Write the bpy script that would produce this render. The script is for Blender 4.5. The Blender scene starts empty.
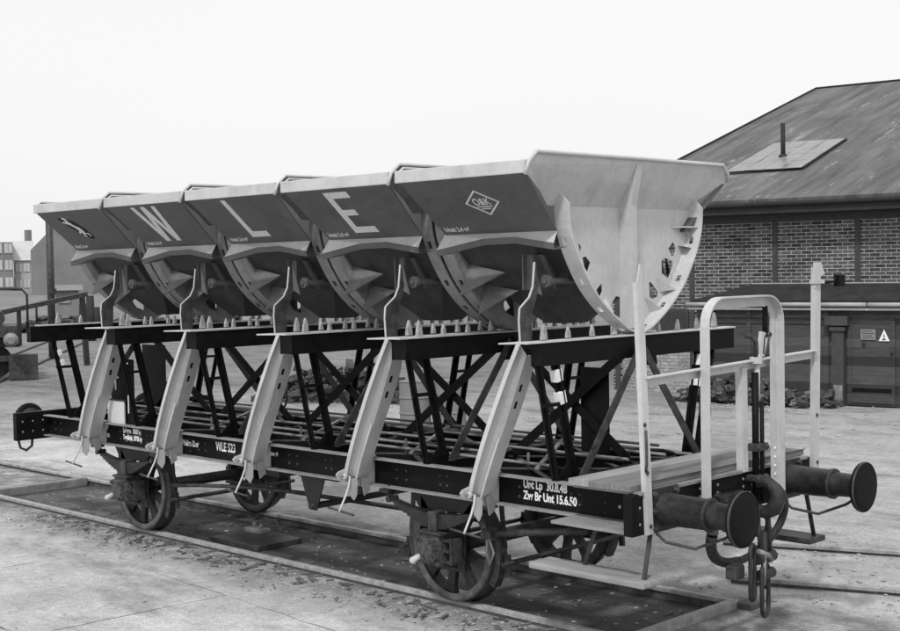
import bpy, bmesh, math, random
from mathutils import Vector, Matrix, noise
random.seed(7)
R = math.radians
scene = bpy.context.scene
C = bpy.context.collection

# ------------------------------------------------------------------ camera
cam_d = bpy.data.cameras.new('camera'); cam = bpy.data.objects.new('camera', cam_d); C.objects.link(cam)
scene.camera = cam
cam_d.sensor_width = 36.0
cam_d.lens = 1330.04/900*36
cam_d.shift_x = 0.0
cam_d.shift_y = (318.9-315.5)/900
cam_d.clip_start = 0.1; cam_d.clip_end = 6000
r_ = Vector((0.7115797, 0.70239022, -0.01738716)); u_ = Vector((-0.01468047, 0.03960471, 0.99910758)); f_ = Vector((-0.702452, 0.71068942, -0.03849332))
cam.matrix_world = Matrix(((r_.x, u_.x, -f_.x, 5.7123), (r_.y, u_.y, -f_.y, -8.8322), (r_.z, u_.z, -f_.z, 2.8483), (0, 0, 0, 1)))

# ------------------------------------------------------------------ sky and sun (pale overcast day)
SUN_EL, SUN_AZ = 52, 62      # azimuth measured from +x towards -y
world = bpy.data.worlds.new('World'); scene.world = world; world.use_nodes = True
wn = world.node_tree; wn.nodes.clear()
sky = wn.nodes.new('ShaderNodeTexSky'); sky.sky_type = 'NISHITA'; sky.sun_disc = False
sky.sun_elevation = R(SUN_EL); sky.sun_rotation = R(90+SUN_AZ); sky.dust_density = 4; sky.air_density = 2
bw = wn.nodes.new('ShaderNodeRGBToBW')
mx = wn.nodes.new('ShaderNodeMix'); mx.data_type = 'FLOAT'; mx.inputs[0].default_value = 0.82
mx.inputs[3].default_value = 9.2
tcw = wn.nodes.new('ShaderNodeTexCoord'); nzw = wn.nodes.new('ShaderNodeTexNoise'); nzw.inputs['Scale'].default_value = 1.3
nzw.inputs['Detail'].default_value = 3
mrw = wn.nodes.new('ShaderNodeMapRange'); mrw.inputs[3].default_value = 9.2; mrw.inputs[4].default_value = 10.3
wn.links.new(tcw.outputs['Generated'], nzw.inputs['Vector']); wn.links.new(nzw.outputs['Fac'], mrw.inputs[0])
bg = wn.nodes.new('ShaderNodeBackground'); bg.inputs[1].default_value = 0.1
wo = wn.nodes.new('ShaderNodeOutputWorld')
wn.links.new(sky.outputs[0], bw.inputs[0]); wn.links.new(bw.outputs[0], mx.inputs[2]); wn.links.new(mrw.outputs[0], mx.inputs[3])
wn.links.new(mx.outputs[0], bg.inputs[0]); wn.links.new(bg.outputs[0], wo.inputs[0])
sd = bpy.data.lights.new('sun', 'SUN'); sd.energy = 2.0; sd.angle = R(5); sd.color = (1, 1, 1)
sun = bpy.data.objects.new('sun', sd); C.objects.link(sun)
sdir = Vector((math.cos(R(SUN_EL))*math.cos(R(-SUN_AZ)), math.cos(R(SUN_EL))*math.sin(R(-SUN_AZ)), math.sin(R(SUN_EL))))
sun.rotation_euler = sdir.to_track_quat('Z', 'Y').to_euler()
scene.view_settings.view_transform = 'Standard'; scene.view_settings.look = 'None'
scene.view_settings.exposure = 0.12; scene.view_settings.gamma = 1; scene.view_settings.use_curve_mapping = False

# ------------------------------------------------------------------ materials (black and white photograph: all neutral)
class NT:
    def __init__(s, name):
        s.m = bpy.data.materials.new(name); s.m.use_nodes = True; s.t = s.m.node_tree; s.b = s.t.nodes['Principled BSDF']
        s.tc = s.t.nodes.new('ShaderNodeTexCoord'); s.co = s.tc.outputs['Object']
    def n(s, k, **kw):
        x = s.t.nodes.new(k)
        for a, v in kw.items():
            setattr(x, a, v)
        return x
    def l(s, a, b): s.t.links.new(a, b)
    def noise(s, sc, det=4, rough=.55, stretch=None, co=None):
        x = s.n('ShaderNodeTexNoise'); x.inputs['Scale'].default_value = sc; x.inputs['Detail'].default_value = det; x.inputs['Roughness'].default_value = rough
        src = co or s.co
        if stretch:
            mp = s.n('ShaderNodeMapping'); mp.inputs['Scale'].default_value = stretch; s.l(src, mp.inputs[0]); src = mp.outputs[0]
        s.l(src, x.inputs['Vector']); return x.outputs['Fac']
    def rng(s, fac, a, b, lo, hi):
        x = s.n('ShaderNodeMapRange'); x.inputs[1].default_value = a; x.inputs[2].default_value = b; x.inputs[3].default_value = lo; x.inputs[4].default_value = hi
        s.l(fac, x.inputs[0]); return x.outputs[0]
    def math(s, op, a, b):
        x = s.n('ShaderNodeMath', operation=op)
        for i, v in enumerate((a, b)):
            if isinstance(v, (int, float)): x.inputs[i].default_value = v
            else: s.l(v, x.inputs[i])
        return x.outputs[0]
    def mix(s, fac, a, b):
        x = s.n('ShaderNodeMix', data_type='FLOAT')
        for i, v in ((0, fac), (2, a), (3, b)):
            if isinstance(v, (int, float)): x.inputs[i].default_value = v
            else: s.l(v, x.inputs[i])
        return x.outputs[0]
    def out(s, val, rough=.6, bump=None, bs=.3, dist=.01, metal=0):
        if isinstance(val, (int, float)): s.b.inputs['Base Color'].default_value = (val, val, val, 1)
        else: s.l(val, s.b.inputs['Base Color'])
        if isinstance(rough, (int, float)): s.b.inputs['Roughness'].default_value = rough
        else: s.l(rough, s.b.inputs['Roughness'])
        s.b.inputs['Metallic'].default_value = metal; s.b.inputs['Specular IOR Level'].default_value = .22
        if bump is not None:
            x = s.n('ShaderNodeBump'); x.inputs['Strength'].default_value = bs; x.inputs['Distance'].default_value = dist
            s.l(bump, x.inputs['Height']); s.l(x.outputs[0], s.b.inputs['Normal'])
        return s.m

def mottled(name, v, var=.18, sc=6, rough=.55, bs=.15, dist=.004, stain=0.0, spec=None, wear=0.0):
    t = NT(name)
    if wear:      # every plate gets its own patch of the pattern
        oi = t.n('ShaderNodeObjectInfo'); va = t.n('ShaderNodeVectorMath', operation='ADD'); cb = t.n('ShaderNodeCombineXYZ')
        t.l(t.math('MULTIPLY', oi.outputs['Random'], 61), cb.inputs[0]); t.l(t.math('MULTIPLY', oi.outputs['Random'], 37), cb.inputs[1]); t.l(t.co, va.inputs[0]); t.l(cb.outputs[0], va.inputs[1]); t.co = va.outputs[0]
    a = t.noise(sc, 5, .6); b = t.noise(sc*9, 3, .6)
    f = t.rng(a, .3, .7, v*(1-var), v*(1+var)); g = t.rng(b, .3, .7, 1-var*.5, 1+var*.5); val = t.math('MULTIPLY', f, g)
    if stain:
        c = t.noise(3.1, 6, .7, (1, 1, .35)); k = t.rng(c, .56, .7, 0, stain); val = t.mix(k, val, v*.45)
    if wear:      # fine scratches, dust specks and runs down the plates
        sp_ = t.noise(70, 2, .6); val = t.math('MULTIPLY', val, t.rng(sp_, .62, .72, 1, 1-wear))
        rn = t.noise(9, 5, .7, (1, 1, .12)); val = t.math('MULTIPLY', val, t.rng(rn, .5, .72, 1, 1-wear*.5))
        val = t.math('MULTIPLY', val, t.rng(oi.outputs['Random'], 0, 1, .94, 1.07))
        bl = t.noise(1.7, 7, .75); val = t.math('MULTIPLY', val, t.rng(bl, .50, .66, 1, 1-wear*.55))
        ds = t.noise(38, 4, .7); val = t.mix(t.rng(ds, .64, .74, 0, wear*.5), val, .5)
    m = t.out(val, t.rng(a, .3, .7, rough-.08, rough+.12), b, bs, dist)
    if spec is not None: t.b.inputs['Specular IOR Level'].default_value = spec
    return m

M = {}
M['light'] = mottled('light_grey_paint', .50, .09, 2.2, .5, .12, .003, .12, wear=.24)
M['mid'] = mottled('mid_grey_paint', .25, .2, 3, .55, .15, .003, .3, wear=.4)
M['panel'] = mottled('dark_grey_paint', .100, .16, 2.5, .5, .12, .003, .2, wear=.25)
M['fold'] = mottled('lit_fold_paint', .15, .2, 4, .45, .1, .003, .2, wear=.3)  # colour lifted above the hopper body so the fold plates look lit
M['tooth'] = mottled('cast_tooth_steel', .36, .4, 16, .5, .4, .006, .3, wear=.4)
M['belly'] = mottled('shaded_underside_paint', .052, .3, 4, .5, .15, .004, .3, wear=.3)  # side panel paint darkened for the shade under the hopper
M['black'] = mottled('black_frame_paint', .006, .5, 8, .55, .3, .003, spec=.14)
M['black2'] = mottled('greasy_black_iron', .017, .8, 14, .33, .9, .008, spec=.5)
M['iron'] = mottled('worn_dark_iron', .040, .7, 10, .48, .6, .008, spec=.4)
M['rough'] = mottled('cast_axle_box', .085, .9, 28, .5, 1.0, .02, spec=.5)
M['tyre'] = mottled('highlit_tyre_steel', .075, .6, 9, .35, .4, .005, spec=.5)  # highlight on the tyre face put into a lighter base colour
M['rod'] = mottled('bare_steel_rod', .20, .3, 10, .45, .2, .003)
M['letters'] = mottled('faded_letter_paint', .62, .12, 25, .6, .05, .001)
M['white'] = mottled('white_lettering_paint', .80, .12, 25, .6, .05, .001)
M['red'] = M['white']
M['card'] = mottled('pale_card', .62, .06, 30, .8, .05, .001)
M['rail'] = mottled('rusty_rail_steel', .085, .4, 12, .6, .5, .004)
M['railhead'] = mottled('worn_rail_head', .30, .35, 9, .42, .2, .002)
M['timber'] = mottled('weathered_timber', .22, .35, 7, .8, .5, .006, .3)
M['splinter'] = mottled('old_wood_splinters', .12, .6, 3, .85, .4, .004)
M['concrete'] = mottled('rough_concrete', .34, .25, 5, .9, .5, .01, .3)

def wood(name, v, axis=1, plank=.2):
    t = NT(name); st = [6, 6, 6]; st[axis] = .7
    a = t.noise(3, 6, .65, tuple(st)); b = t.noise(1.2, 3)
    val = t.math('MULTIPLY', t.rng(a, .3, .7, v*.7, v*1.25), t.rng(b, .3, .7, .85, 1.12))
    return t.out(val, .8, a, .35, .004)
M['plank'] = wood('platform_planks', .19, 1)
M['plank_pale'] = wood('pale_platform_plank', .30, 1)
M['step'] = wood('step_plank', .28, 0)

# ground
t = NT('packed_yard_ground')
big = t.noise(.16, 5, .6); mid = t.noise(.9, 6, .65); fine = t.noise(14, 5, .7); grit = t.noise(60, 3, .6)
v = t.rng(big, .35, .65, .50, .68); v = t.math('MULTIPLY', v, t.rng(mid, .3, .7, .80, 1.12)); v = t.math('MULTIPLY', v, t.rng(fine, .3, .7, .80, 1.14)); v = t.math('MULTIPLY', v, t.rng(t.noise(4.5, 6, .75), .35, .65, .86, 1.10)); v = t.math('MULTIPLY', v, t.rng(grit, .3, .7, .74, 1.16)); vo = t.n('ShaderNodeTexVoronoi'); vo.inputs['Scale'].default_value = 26; t.l(t.co, vo.inputs['Vector']); spk = t.math('MULTIPLY', t.rng(vo.outputs['Distance'], .10, .17, 1, 0), t.rng(t.noise(1.1, 5, .7), .5, .62, 0, .6)); v = t.mix(spk, v, .12)
# the yard beyond the tracks is bare dirt, darker than the paving in front
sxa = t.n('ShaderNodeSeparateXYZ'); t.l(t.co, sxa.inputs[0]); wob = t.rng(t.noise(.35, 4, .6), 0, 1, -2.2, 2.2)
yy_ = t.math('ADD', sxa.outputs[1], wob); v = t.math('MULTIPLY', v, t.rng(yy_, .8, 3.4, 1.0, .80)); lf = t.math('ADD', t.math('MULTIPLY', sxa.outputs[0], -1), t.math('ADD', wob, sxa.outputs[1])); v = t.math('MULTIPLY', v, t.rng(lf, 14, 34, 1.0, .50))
rut = t.noise(1.0, 6, .75, (.6, 1.4, 1)); v = t.math('MULTIPLY', v, t.math('SUBTRACT', 1, t.math('MULTIPLY', t.rng(rut, .5, .66, 0, .22), t.rng(yy_, .8, 2.0, 0, 1))))
# worn, dirty streaks
st = t.noise(.55, 6, .7, (1, 2.3, 1)); v = t.math('MULTIPLY', v, t.rng(st, .52, .66, 1.0, .62))
# slab joints in the foreground
mp = t.n('ShaderNodeMapping'); mp.inputs['Rotation'].default_value = (0, 0, R(4)); mp.inputs['Location'].default_value = (.4, .22, 0); t.l(t.co, mp.inputs[0])
br = t.n('ShaderNodeTexBrick'); br.inputs['Scale'].default_value = 1; br.inputs['Brick Width'].default_value = 2.6; br.inputs['Row Height'].default_value = 1.9; br.inputs['Mortar Size'].default_value = .011; br.inputs['Mortar Smooth'].default_value = .3; br.offset = .37
wv = t.noise(3, 3); 
addv = t.n('ShaderNodeVectorMath', operation='ADD'); cb = t.n('ShaderNodeCombineXYZ'); t.l(t.rng(wv, 0, 1, -.04, .04), cb.inputs[1]); t.l(t.rng(wv, 0, 1, .03, -.03), cb.inputs[0]); t.l(mp.outputs[0], addv.inputs[0]); t.l(cb.outputs[0], addv.inputs[1]); t.l(addv.outputs[0], br.inputs['Vector'])
sx = t.n('ShaderNodeSeparateXYZ'); t.l(t.co, sx.inputs[0])
near = t.rng(sx.outputs[1], -1.6, -2.0, 0, 1)
jn = t.math('MULTIPLY', t.math('MULTIPLY', br.outputs['Fac'], near), t.rng(t.noise(.8, 2), .36, .5, 0, .9))
v = t.mix(jn, v, .06)
# dirt collected beside the near rail
dr = t.math('MULTIPLY', t.rng(sx.outputs[1], -1.75, -.95, 0, 1), t.rng(sx.outputs[1], 1.0, 1.4, 1, 0)); dn = t.math('MULTIPLY', dr, t.rng(t.noise(2.2, 6, .7), .33, .55, .1, .95))
v = t.mix(dn, v, t.math('MULTIPLY', v, .36)); cl = t.noise(5.5, 6, .75); v = t.mix(t.rng(cl, .60, .66, 0, .4), v, t.math('MULTIPLY', v, .55))
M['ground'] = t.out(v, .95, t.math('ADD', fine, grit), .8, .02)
# deck between the rails
t = NT('weighbridge_deck')
a = t.noise(.9, 6, .7); b = t.noise(12, 5, .7, (.5, 1, 1)); c = t.noise(50, 3)
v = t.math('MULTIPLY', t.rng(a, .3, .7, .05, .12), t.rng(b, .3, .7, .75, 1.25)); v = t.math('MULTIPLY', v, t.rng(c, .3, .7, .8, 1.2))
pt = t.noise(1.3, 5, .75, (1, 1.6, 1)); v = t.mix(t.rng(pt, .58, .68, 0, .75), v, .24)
br = t.n('ShaderNodeTexBrick'); br.inputs['Scale'].default_value = 1; br.inputs['Brick Width'].default_value = 2.1; br.inputs['Row Height'].default_value = .36; br.inputs['Mortar Size'].default_value = .008; t.l(t.co, br.inputs['Vector'])
v = t.mix(t.math('MULTIPLY', br.outputs['Fac'], .8), v, .03)
M['deck'] = t.out(v, .85, b, .6, .01)

def brick(name, c1, c2, mo, ax='x'):
    t = NT(name); s = t.n('ShaderNodeSeparateXYZ'); t.l(t.co, s.inputs[0]); cb = t.n('ShaderNodeCombineXYZ')
    t.l(s.outputs[0 if ax == 'x' else 1], cb.inputs[0]); t.l(s.outputs[2], cb.inputs[1])
    br = t.n('ShaderNodeTexBrick'); br.inputs['Scale'].default_value = 1; br.inputs['Brick Width'].default_value = .225; br.inputs['Row Height'].default_value = .077
    br.inputs['Mortar Size'].default_value = .0085; br.inputs['Mortar Smooth'].default_value = .2; br.inputs['Bias'].default_value = 0
    for k, vv in (('Color1', c1), ('Color2', c2), ('Mortar', mo)): br.inputs[k].default_value = (vv, vv, vv, 1)
    t.l(cb.outputs[0], br.inputs['Vector'])
    n1 = t.noise(.9, 6, .75); n2 = t.noise(22, 4)
    v = t.math('MULTIPLY', br.outputs['Color'], t.rng(n1, .3, .7, .55, 1.3)); v = t.math('MULTIPLY', v, t.rng(n2, .3, .7, .65, 1.35))
    inv = t.math('SUBTRACT', 1, br.outputs['Fac'])
    return t.out(v, .9, inv, .6, .006)
M['brick'] = brick('dark_brick_light_mortar', .035, .12, .38)
M['brick_y'] = brick('dark_brick_gable', .03, .10, .42, 'y')
M['brick_low'] = brick('pale_brick', .30, .38, .2)
# roof: tarred felt with streaks down the slope
t = NT('roof_felt')
a = t.noise(1.4, 6, .65, (2.2, .22, .22)); b = t.noise(.5, 5, .6, (1, .5, .5)); c = t.noise(2.6, 8, .8, (1, .18, .18)); d = t.noise(25, 3)
v = t.math('MULTIPLY', t.rng(a, .32, .68, .07, .165), t.rng(b, .3, .7, .8, 1.25)); v = t.math('MULTIPLY', v, t.rng(d, .3, .7, .85, 1.15))
v = t.mix(t.rng(c, .575, .67, 0, .75), v, .42)
M['roof'] = t.out(v, .85, c, .3, .02)
M['trim'] = mottled('dark_roof_trim', .03, .3, 4, .7, .2, .004)
M['gutter'] = mottled('zinc_gutter', .36, .12, 5, .5, .1, .003)
M['beamwood'] = mottled('timber_frame_paint', .06, .25, 6, .8, .2, .004)
t = NT('shed_boards'); s = t.n('ShaderNodeSeparateXYZ'); t.l(t.co, s.inputs[0])
wv = t.n('ShaderNodeMath', operation='FRACT'); t.l(t.math('MULTIPLY', s.outputs[2], 5.4), wv.inputs[0])
fl = t.n('ShaderNodeMath', operation='FLOOR'); t.l(t.math('MULTIPLY', s.outputs[2], 5.4), fl.inputs[0])
wh = t.n('ShaderNodeTexWhiteNoise', noise_dimensions='1D'); t.l(fl.outputs[0], wh.inputs['W'])
gr = t.noise(4, 5, .65, (.8, .8, 8)); edge = t.rng(wv.outputs[0], 0, .07, .4, 1)
v = t.math('MULTIPLY', t.rng(wh.outputs['Value'], 0, 1, .035, .085), t.rng(gr, .3, .7, .75, 1.3)); v = t.math('MULTIPLY', v, edge)
M['boards'] = t.out(v, .85, wv.outputs[0], .4, .008)
M['glassroof'] = mottled('dusty_roof_glass', .23, .3, 2.5, .35, .05, .002)
M['glass'] = mottled('dark_window_glass', .04, .3, 2, .15, 0.02, .001)
M['paleglass'] = mottled('pale_window_glass', .5, .2, 2, .3, 0.02, .001)
M['far1'] = mottled('hazed_render_wall', .36, .12, .3, .95, .1, .01)  # distance haze put into the pale greys of the far houses
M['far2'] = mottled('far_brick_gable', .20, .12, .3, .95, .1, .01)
M['far3'] = mottled('hazed_roof_slate', .48, .1, .3, .9, .1, .01)
M['scrap'] = mottled('scrap_wood', .06, .6, 3, .9, .6, .02)
M['scrap2'] = mottled('split_wood_face', .16, .3, 5, .9, .4, .02)

# ------------------------------------------------------------------ mesh helpers
class MB:
    def __init__(s): s.bm = bmesh.new()
    def box(s, x0, x1, y0, y1, z0, z1, bev=0):
        return s.boxm(Matrix.Translation(((x0+x1)/2, (y0+y1)/2, (z0+z1)/2)) @ Matrix.Diagonal((abs(x1-x0), abs(y1-y0), abs(z1-z0), 1)), bev)
    def boxm(s, m, bev=0):
        g = bmesh.ops.create_cube(s.bm, size=1, matrix=m)
        if bev:
            es = list({e for v in g['verts'] for e in v.link_edges})
            bmesh.ops.bevel(s.bm, geom=es, offset=bev, segments=2, affect='EDGES', profile=.6)
        return s
    def bar(s, a, b, w, h, side=(0, 0, 1), bev=0):
        """rectangular bar a->b; h is its size along 'side' (made square to the bar), w across"""
        a = Vector(a); b = Vector(b); d = b-a; L = d.length; d.normalize(); sv = Vector(side); sv = (sv-d*sv.dot(d)).normalized(); c = sv.cross(d)
        m = Matrix.Translation((a+b)/2) @ Matrix(((d.x, c.x, sv.x, 0), (d.y, c.y, sv.y, 0), (d.z, c.z, sv.z, 0), (0, 0, 0, 1))) @ Matrix.Diagonal((L, w, h, 1))
        return s.boxm(m, bev)
    def ell(s, a, b, w, h, side=(0, 0, 1), th=.012):
        """angle section: one leg along side (h), one across (w)"""
        a = Vector(a); b = Vector(b); d = (b-a).normalized(); sv = Vector(side); sv = (sv-d*sv.dot(d)).normalized(); c = sv.cross(d)
        s.bar(a+c*(w/2), b+c*(w/2), w, th, side); s.bar(a+sv*(h/2+th/2), b+sv*(h/2+th/2), th, h, side); return s
    def tube(s, pts, r, n=10, closed=False, caps=True):
        pts = [Vector(p) for p in pts]; rings = []; N = len(pts); prev = None
        rr = r if isinstance(r, (list, tuple)) else [r]*N
        for i, p in enumerate(pts):
            if closed: d = (pts[(i+1) % N]-pts[i-1]).normalized()
            else: d = (pts[min(i+1, N-1)]-pts[max(i-1, 0)]).normalized()
            if prev is None:
                a = Vector((0, 0, 1)) if abs(d.z) < .9 else Vector((1, 0, 0)); u = a.cross(d).normalized()
            else: u = (prev-d*prev.dot(d)).normalized()
            prev = u; w = d.cross(u)
            rings.append([s.bm.verts.new(p+u*math.cos(2*math.pi*k/n)*rr[i]+w*math.sin(2*math.pi*k/n)*rr[i]) for k in range(n)])
        for i in range(N if closed else N-1):
            A = rings[i]; B = rings[(i+1) % N]
            for k in range(n):
                f = s.bm.faces.new((A[k], A[(k+1) % n], B[(k+1) % n], B[k])); f.smooth = True
        if caps and not closed: s.bm.faces.new(rings[0][::-1]); s.bm.faces.new(rings[-1])
        return s
    def lathe(s, prof, o, axis, n=32, smooth=False):
        """prof: list of (dist along axis, radius); closed outline not required"""
        o = Vector(o); d = Vector(axis).normalized(); a = Vector((0, 0, 1)) if abs(d.z) < .9 else Vector((1, 0, 0)); u = a.cross(d).normalized(); w = d.cross(u); rings = []
        for (q, r) in prof:
            if r < 1e-6: rings.append([s.bm.verts.new(o+d*q)])
            else: rings.append([s.bm.verts.new(o+d*q+(u*math.cos(2*math.pi*k/n)+w*math.sin(2*math.pi*k/n))*r) for k in range(n)])
        for A, B in zip(rings, rings[1:]):
            for k in range(n):
                k2 = (k+1) % n
                vs = [A[k % len(A)], A[k2 % len(A)], B[k2 % len(B)], B[k % len(B)]]; u2 = []
                for x in vs:
                    if x not in u2: u2.append(x)
                if len(u2) > 2:
                    f = s.bm.faces.new(u2); f.smooth = smooth
        return s
    def poly(s, pts, th, nrm):
        """extruded polygon: 3D points of the outline, thickness along nrm (centred)"""
        nv = Vector(nrm).normalized()*th/2
        A = [s.bm.verts.new(Vector(p)-nv) for p in pts]; B = [s.bm.verts.new(Vector(p)+nv) for p in pts]
        s.bm.faces.new(A[::-1]); s.bm.faces.new(B)
        for i in range(len(pts)):
            j = (i+1) % len(pts); s.bm.faces.new((A[i], A[j], B[j], B[i]))
        return s
    def dome(s, c, nrm, r, h=None, n=8):
        h = h or r*.6
        return s.lathe([(0, r), (h*.6, r*.85), (h, r*.4), (h*1.05, 0)], c, nrm, n, True)
    def hexnut(s, c, nrm, r, h):
        return s.lathe([(0, 0), (0, r), (h, r), (h, 0)], c, nrm, 6)
    def loft(s, rings, cap0=True, cap1=True):
        R_ = [[s.bm.verts.new(p) for p in r] for r in rings]; n = len(R_[0])
        for A, B in zip(R_, R_[1:]):
            for k in range(n): s.bm.faces.new((A[k], A[(k+1) % n], B[(k+1) % n], B[k]))
        if cap0: s.bm.faces.new(R_[0][::-1])
        if cap1: s.bm.faces.new(R_[-1])
        return s
    def build(s, name, mat, parent=None, recalc=True):
        if recalc: bmesh.ops.recalc_face_normals(s.bm, faces=s.bm.faces)
        me = bpy.data.meshes.new(name); s.bm.to_mesh(me); s.bm.free(); me.materials.append(M[mat] if isinstance(mat, str) else mat)
        o = bpy.data.objects.new(name, me); C.objects.link(o)
        if parent is not None: attach(o, parent)
        return o

WLOC = {}
def attach(o, parent):
    o.parent = parent; o.matrix_parent_inverse = WLOC.get(parent.name, Matrix.Identity(4)).inverted()
    WLOC[o.name] = Matrix.Identity(4)
def thing(name, label, cat, loc=(0, 0, 0), group=None, rz=0):
    o = bpy.data.objects.new(name, None); C.objects.link(o); o.location = loc; o.rotation_euler = (0, 0, rz); o.empty_display_size = .2
    WLOC[o.name] = Matrix.Translation(loc) @ Matrix.Rotation(rz, 4, 'Z')
    return tag(o, label, cat, group)
def tag(o, label, cat=None, group=None, kind=None):
    if label: o['label'] = label
    if cat: o['category'] = cat
    if group: o['group'] = group
    if kind: o['kind'] = kind
    return o
def struct(o): o['kind'] = 'structure'; return o
def copy_tree(o, parent, dx):
    """a copy of a part and its sub-parts; only the copied part itself is moved"""
    c = o.copy(); C.objects.link(c)
    if dx is not None: c.location = o.location+Vector(dx)
    c.parent = parent; c.matrix_parent_inverse = o.matrix_parent_inverse.copy()
    for ch in list(o.children): copy_tree(ch, c, None)
    return c
def curve_mesh(splines, ext):
    cu = bpy.data.curves.new('outline', 'CURVE'); cu.dimensions = '2D'; cu.fill_mode = 'BOTH'; cu.extrude = ext
    for pts in splines:
        sp = cu.splines.new('POLY'); sp.points.add(len(pts)-1); sp.use_cyclic_u = True
        for p, q in zip(sp.points, pts): p.co = (q[0], q[1], 0, 1)
    o = bpy.data.objects.new('outline', cu); C.objects.link(o); dg = bpy.context.evaluated_depsgraph_get()
    me = bpy.data.meshes.new_from_object(o.evaluated_get(dg)); bpy.data.objects.remove(o); bpy.data.curves.remove(cu)
    return me
def mesh_obj(me, name, mat, parent=None, mw=None):
    if mw is not None: me.transform(mw)
    me.materials.clear(); me.materials.append(M[mat]); o = bpy.data.objects.new(name, me); C.objects.link(o)
    if parent is not None: attach(o, parent)
    return o
def text_mesh(body, size, ext=.0015, bold=.0, sx=1, sp=1.0, ls=1.0):
    cu = bpy.data.curves.new('writing', 'FONT'); cu.body = body; cu.size = size; cu.extrude = ext; cu.offset = bold; cu.space_character = sp; cu.space_line = ls
    o = bpy.data.objects.new('writing', cu); C.objects.link(o); dg = bpy.context.evaluated_depsgraph_get()
    me = bpy.data.meshes.new_from_object(o.evaluated_get(dg)); bpy.data.objects.remove(o); bpy.data.curves.remove(cu)
    me.transform(Matrix.Diagonal((sx, 1, 1, 1))); return me
def frame(o, ex, ey):
    """matrix taking 2D drawing (x,y) to origin o with axes ex, ey"""
    ex = Vector(ex).normalized(); ey = Vector(ey); ey = (ey-ex*ey.dot(ex)).normalized(); ez = ex.cross(ey)
    return Matrix(((ex.x, ey.x, ez.x, o[0]), (ex.y, ey.y, ez.y, o[1]), (ex.z, ey.z, ez.z, o[2]), (0, 0, 0, 1)))

# =================================================================== THE SETTING
GZ = -.055
bm = bmesh.new()
# ground sheet: fine near the wagon, coarse to the horizon, with a recess for the weighbridge deck
xs = [-2500, -900, -400, -200, -100, -60, -40, -30, -25, -20, -17, -15, -13, -12, -11.4, -11.0]+[-10+i for i in range(0, 10)]+[-.42, .3, 1, 2, 3, 4, 5, 7, 10, 15, 25, 60, 200, 900, 2500]
ys = [-400, -100, -40, -20, -12, -9, -7, -5, -4, -3, -2, -1.4, -.80, .80, 1.3, 2, 3, 4, 5, 6, 8, 10, 13, 16, 20, 26, 34, 50, 80, 140, 300, 800, 3500]
gv = {}
def gh(x, y):
    if -11.6 < x < .6 and -1.2 < y < 1.2 or abs(x) > 80 or abs(y) > 70: return GZ
    return GZ+.02*noise.noise(Vector((x*.35, y*.35, 0)))-.01
for i, x in enumerate(xs):
    for j, y in enumerate(ys): gv[i, j] = bm.verts.new((x, y, gh(x, y)))
for i in range(len(xs)-1):
    for j in range(len(ys)-1):
        if xs[i] >= -11.01 and xs[i+1] <= -.4 and ys[j] >= -.81 and ys[j+1] <= .81: continue
        f = bm.faces.new((gv[i, j], gv[i+1, j], gv[i+1, j+1], gv[i, j+1])); f.smooth = True
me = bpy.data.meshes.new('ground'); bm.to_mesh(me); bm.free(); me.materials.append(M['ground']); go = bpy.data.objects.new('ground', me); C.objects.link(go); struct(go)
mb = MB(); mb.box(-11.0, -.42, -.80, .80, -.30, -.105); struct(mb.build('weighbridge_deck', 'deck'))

def rail(name, pts, label, group=None, head=.067, headmat='railhead'):
    """flat-bottom rail following 2D points, its head top at z = 0"""
    root = thing(name, label, 'rail', (pts[0][0], pts[0][1], GZ), group)
    prof_head = [(-head/2, -.035), (-head/2, -.006), (-head/2+.008, 0), (head/2-.008, 0), (head/2, -.006), (head/2, -.035)]
    prof_body = [(-.055, -.13), (-.055, -.12), (-.012, -.10), (-.012, -.035), (.012, -.035), (.012, -.10), (.055, -.12), (.055, -.13)]
    for nm, pr, mt in (('rail_head', prof_head, headmat), ('rail_web', prof_body, 'rail')):
        m = MB(); rings = []
        for i, p in enumerate(pts):
            a = Vector(pts[max(i-1, 0)]); b = Vector(pts[min(i+1, len(pts)-1)]); d = (b-a).normalized(); nx = Vector((-d.y, d.x))
            rings.append([(p[0]+nx.x*q, p[1]+nx.y*q, z) for q, z in pr])
        m.loft(rings); m.build(nm, mt, root)
    return root
rail('track_rail', [(-34, -.75), (-18, -.75), (-10.85, -.75), (-5, -.75), (0, -.75), (3.2, -.75)], 'rusty rail nearest the viewer, under the near wheels of the wagon')
rail('track_rail', [(-34, .75), (-18, .75), (-10.85, .75), (-5, .75), (-.42, .75)], 'rusty rail under the far wheels of the wagon')
# second track leaving to the right
d = Vector((1, .37)).normalized()
for (bx, by), lb in (((-.95, 1.50), 'nearer rail of the side track at the right behind the buffers'), ((-1.9, 2.83), 'farther rail of the side track at the right behind the buffers')):
    rail('siding_rail', [(bx+d.x*k*1.2, by+d.y*k*1.2+.004*k*k) for k in range(0, 12)], lb, 'rails of the side track at the right')
# rails of the yard track at the left
for k, (a, b) in enumerate((((-27.0, 7.2), (-52, 25.5)), ((-28.2, 6.1), (-54.2, 25.0)))):
    rail('yard_rail', [(a[0]+(b[0]-a[0])*i/6, a[1]+(b[1]-a[1])*i/6) for i in range(7)], ('nearer' if k else 'farther')+' rail of the yard track under the parked wagon at far left', 'rails of the yard track at far left', .067, 'rail')
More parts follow.
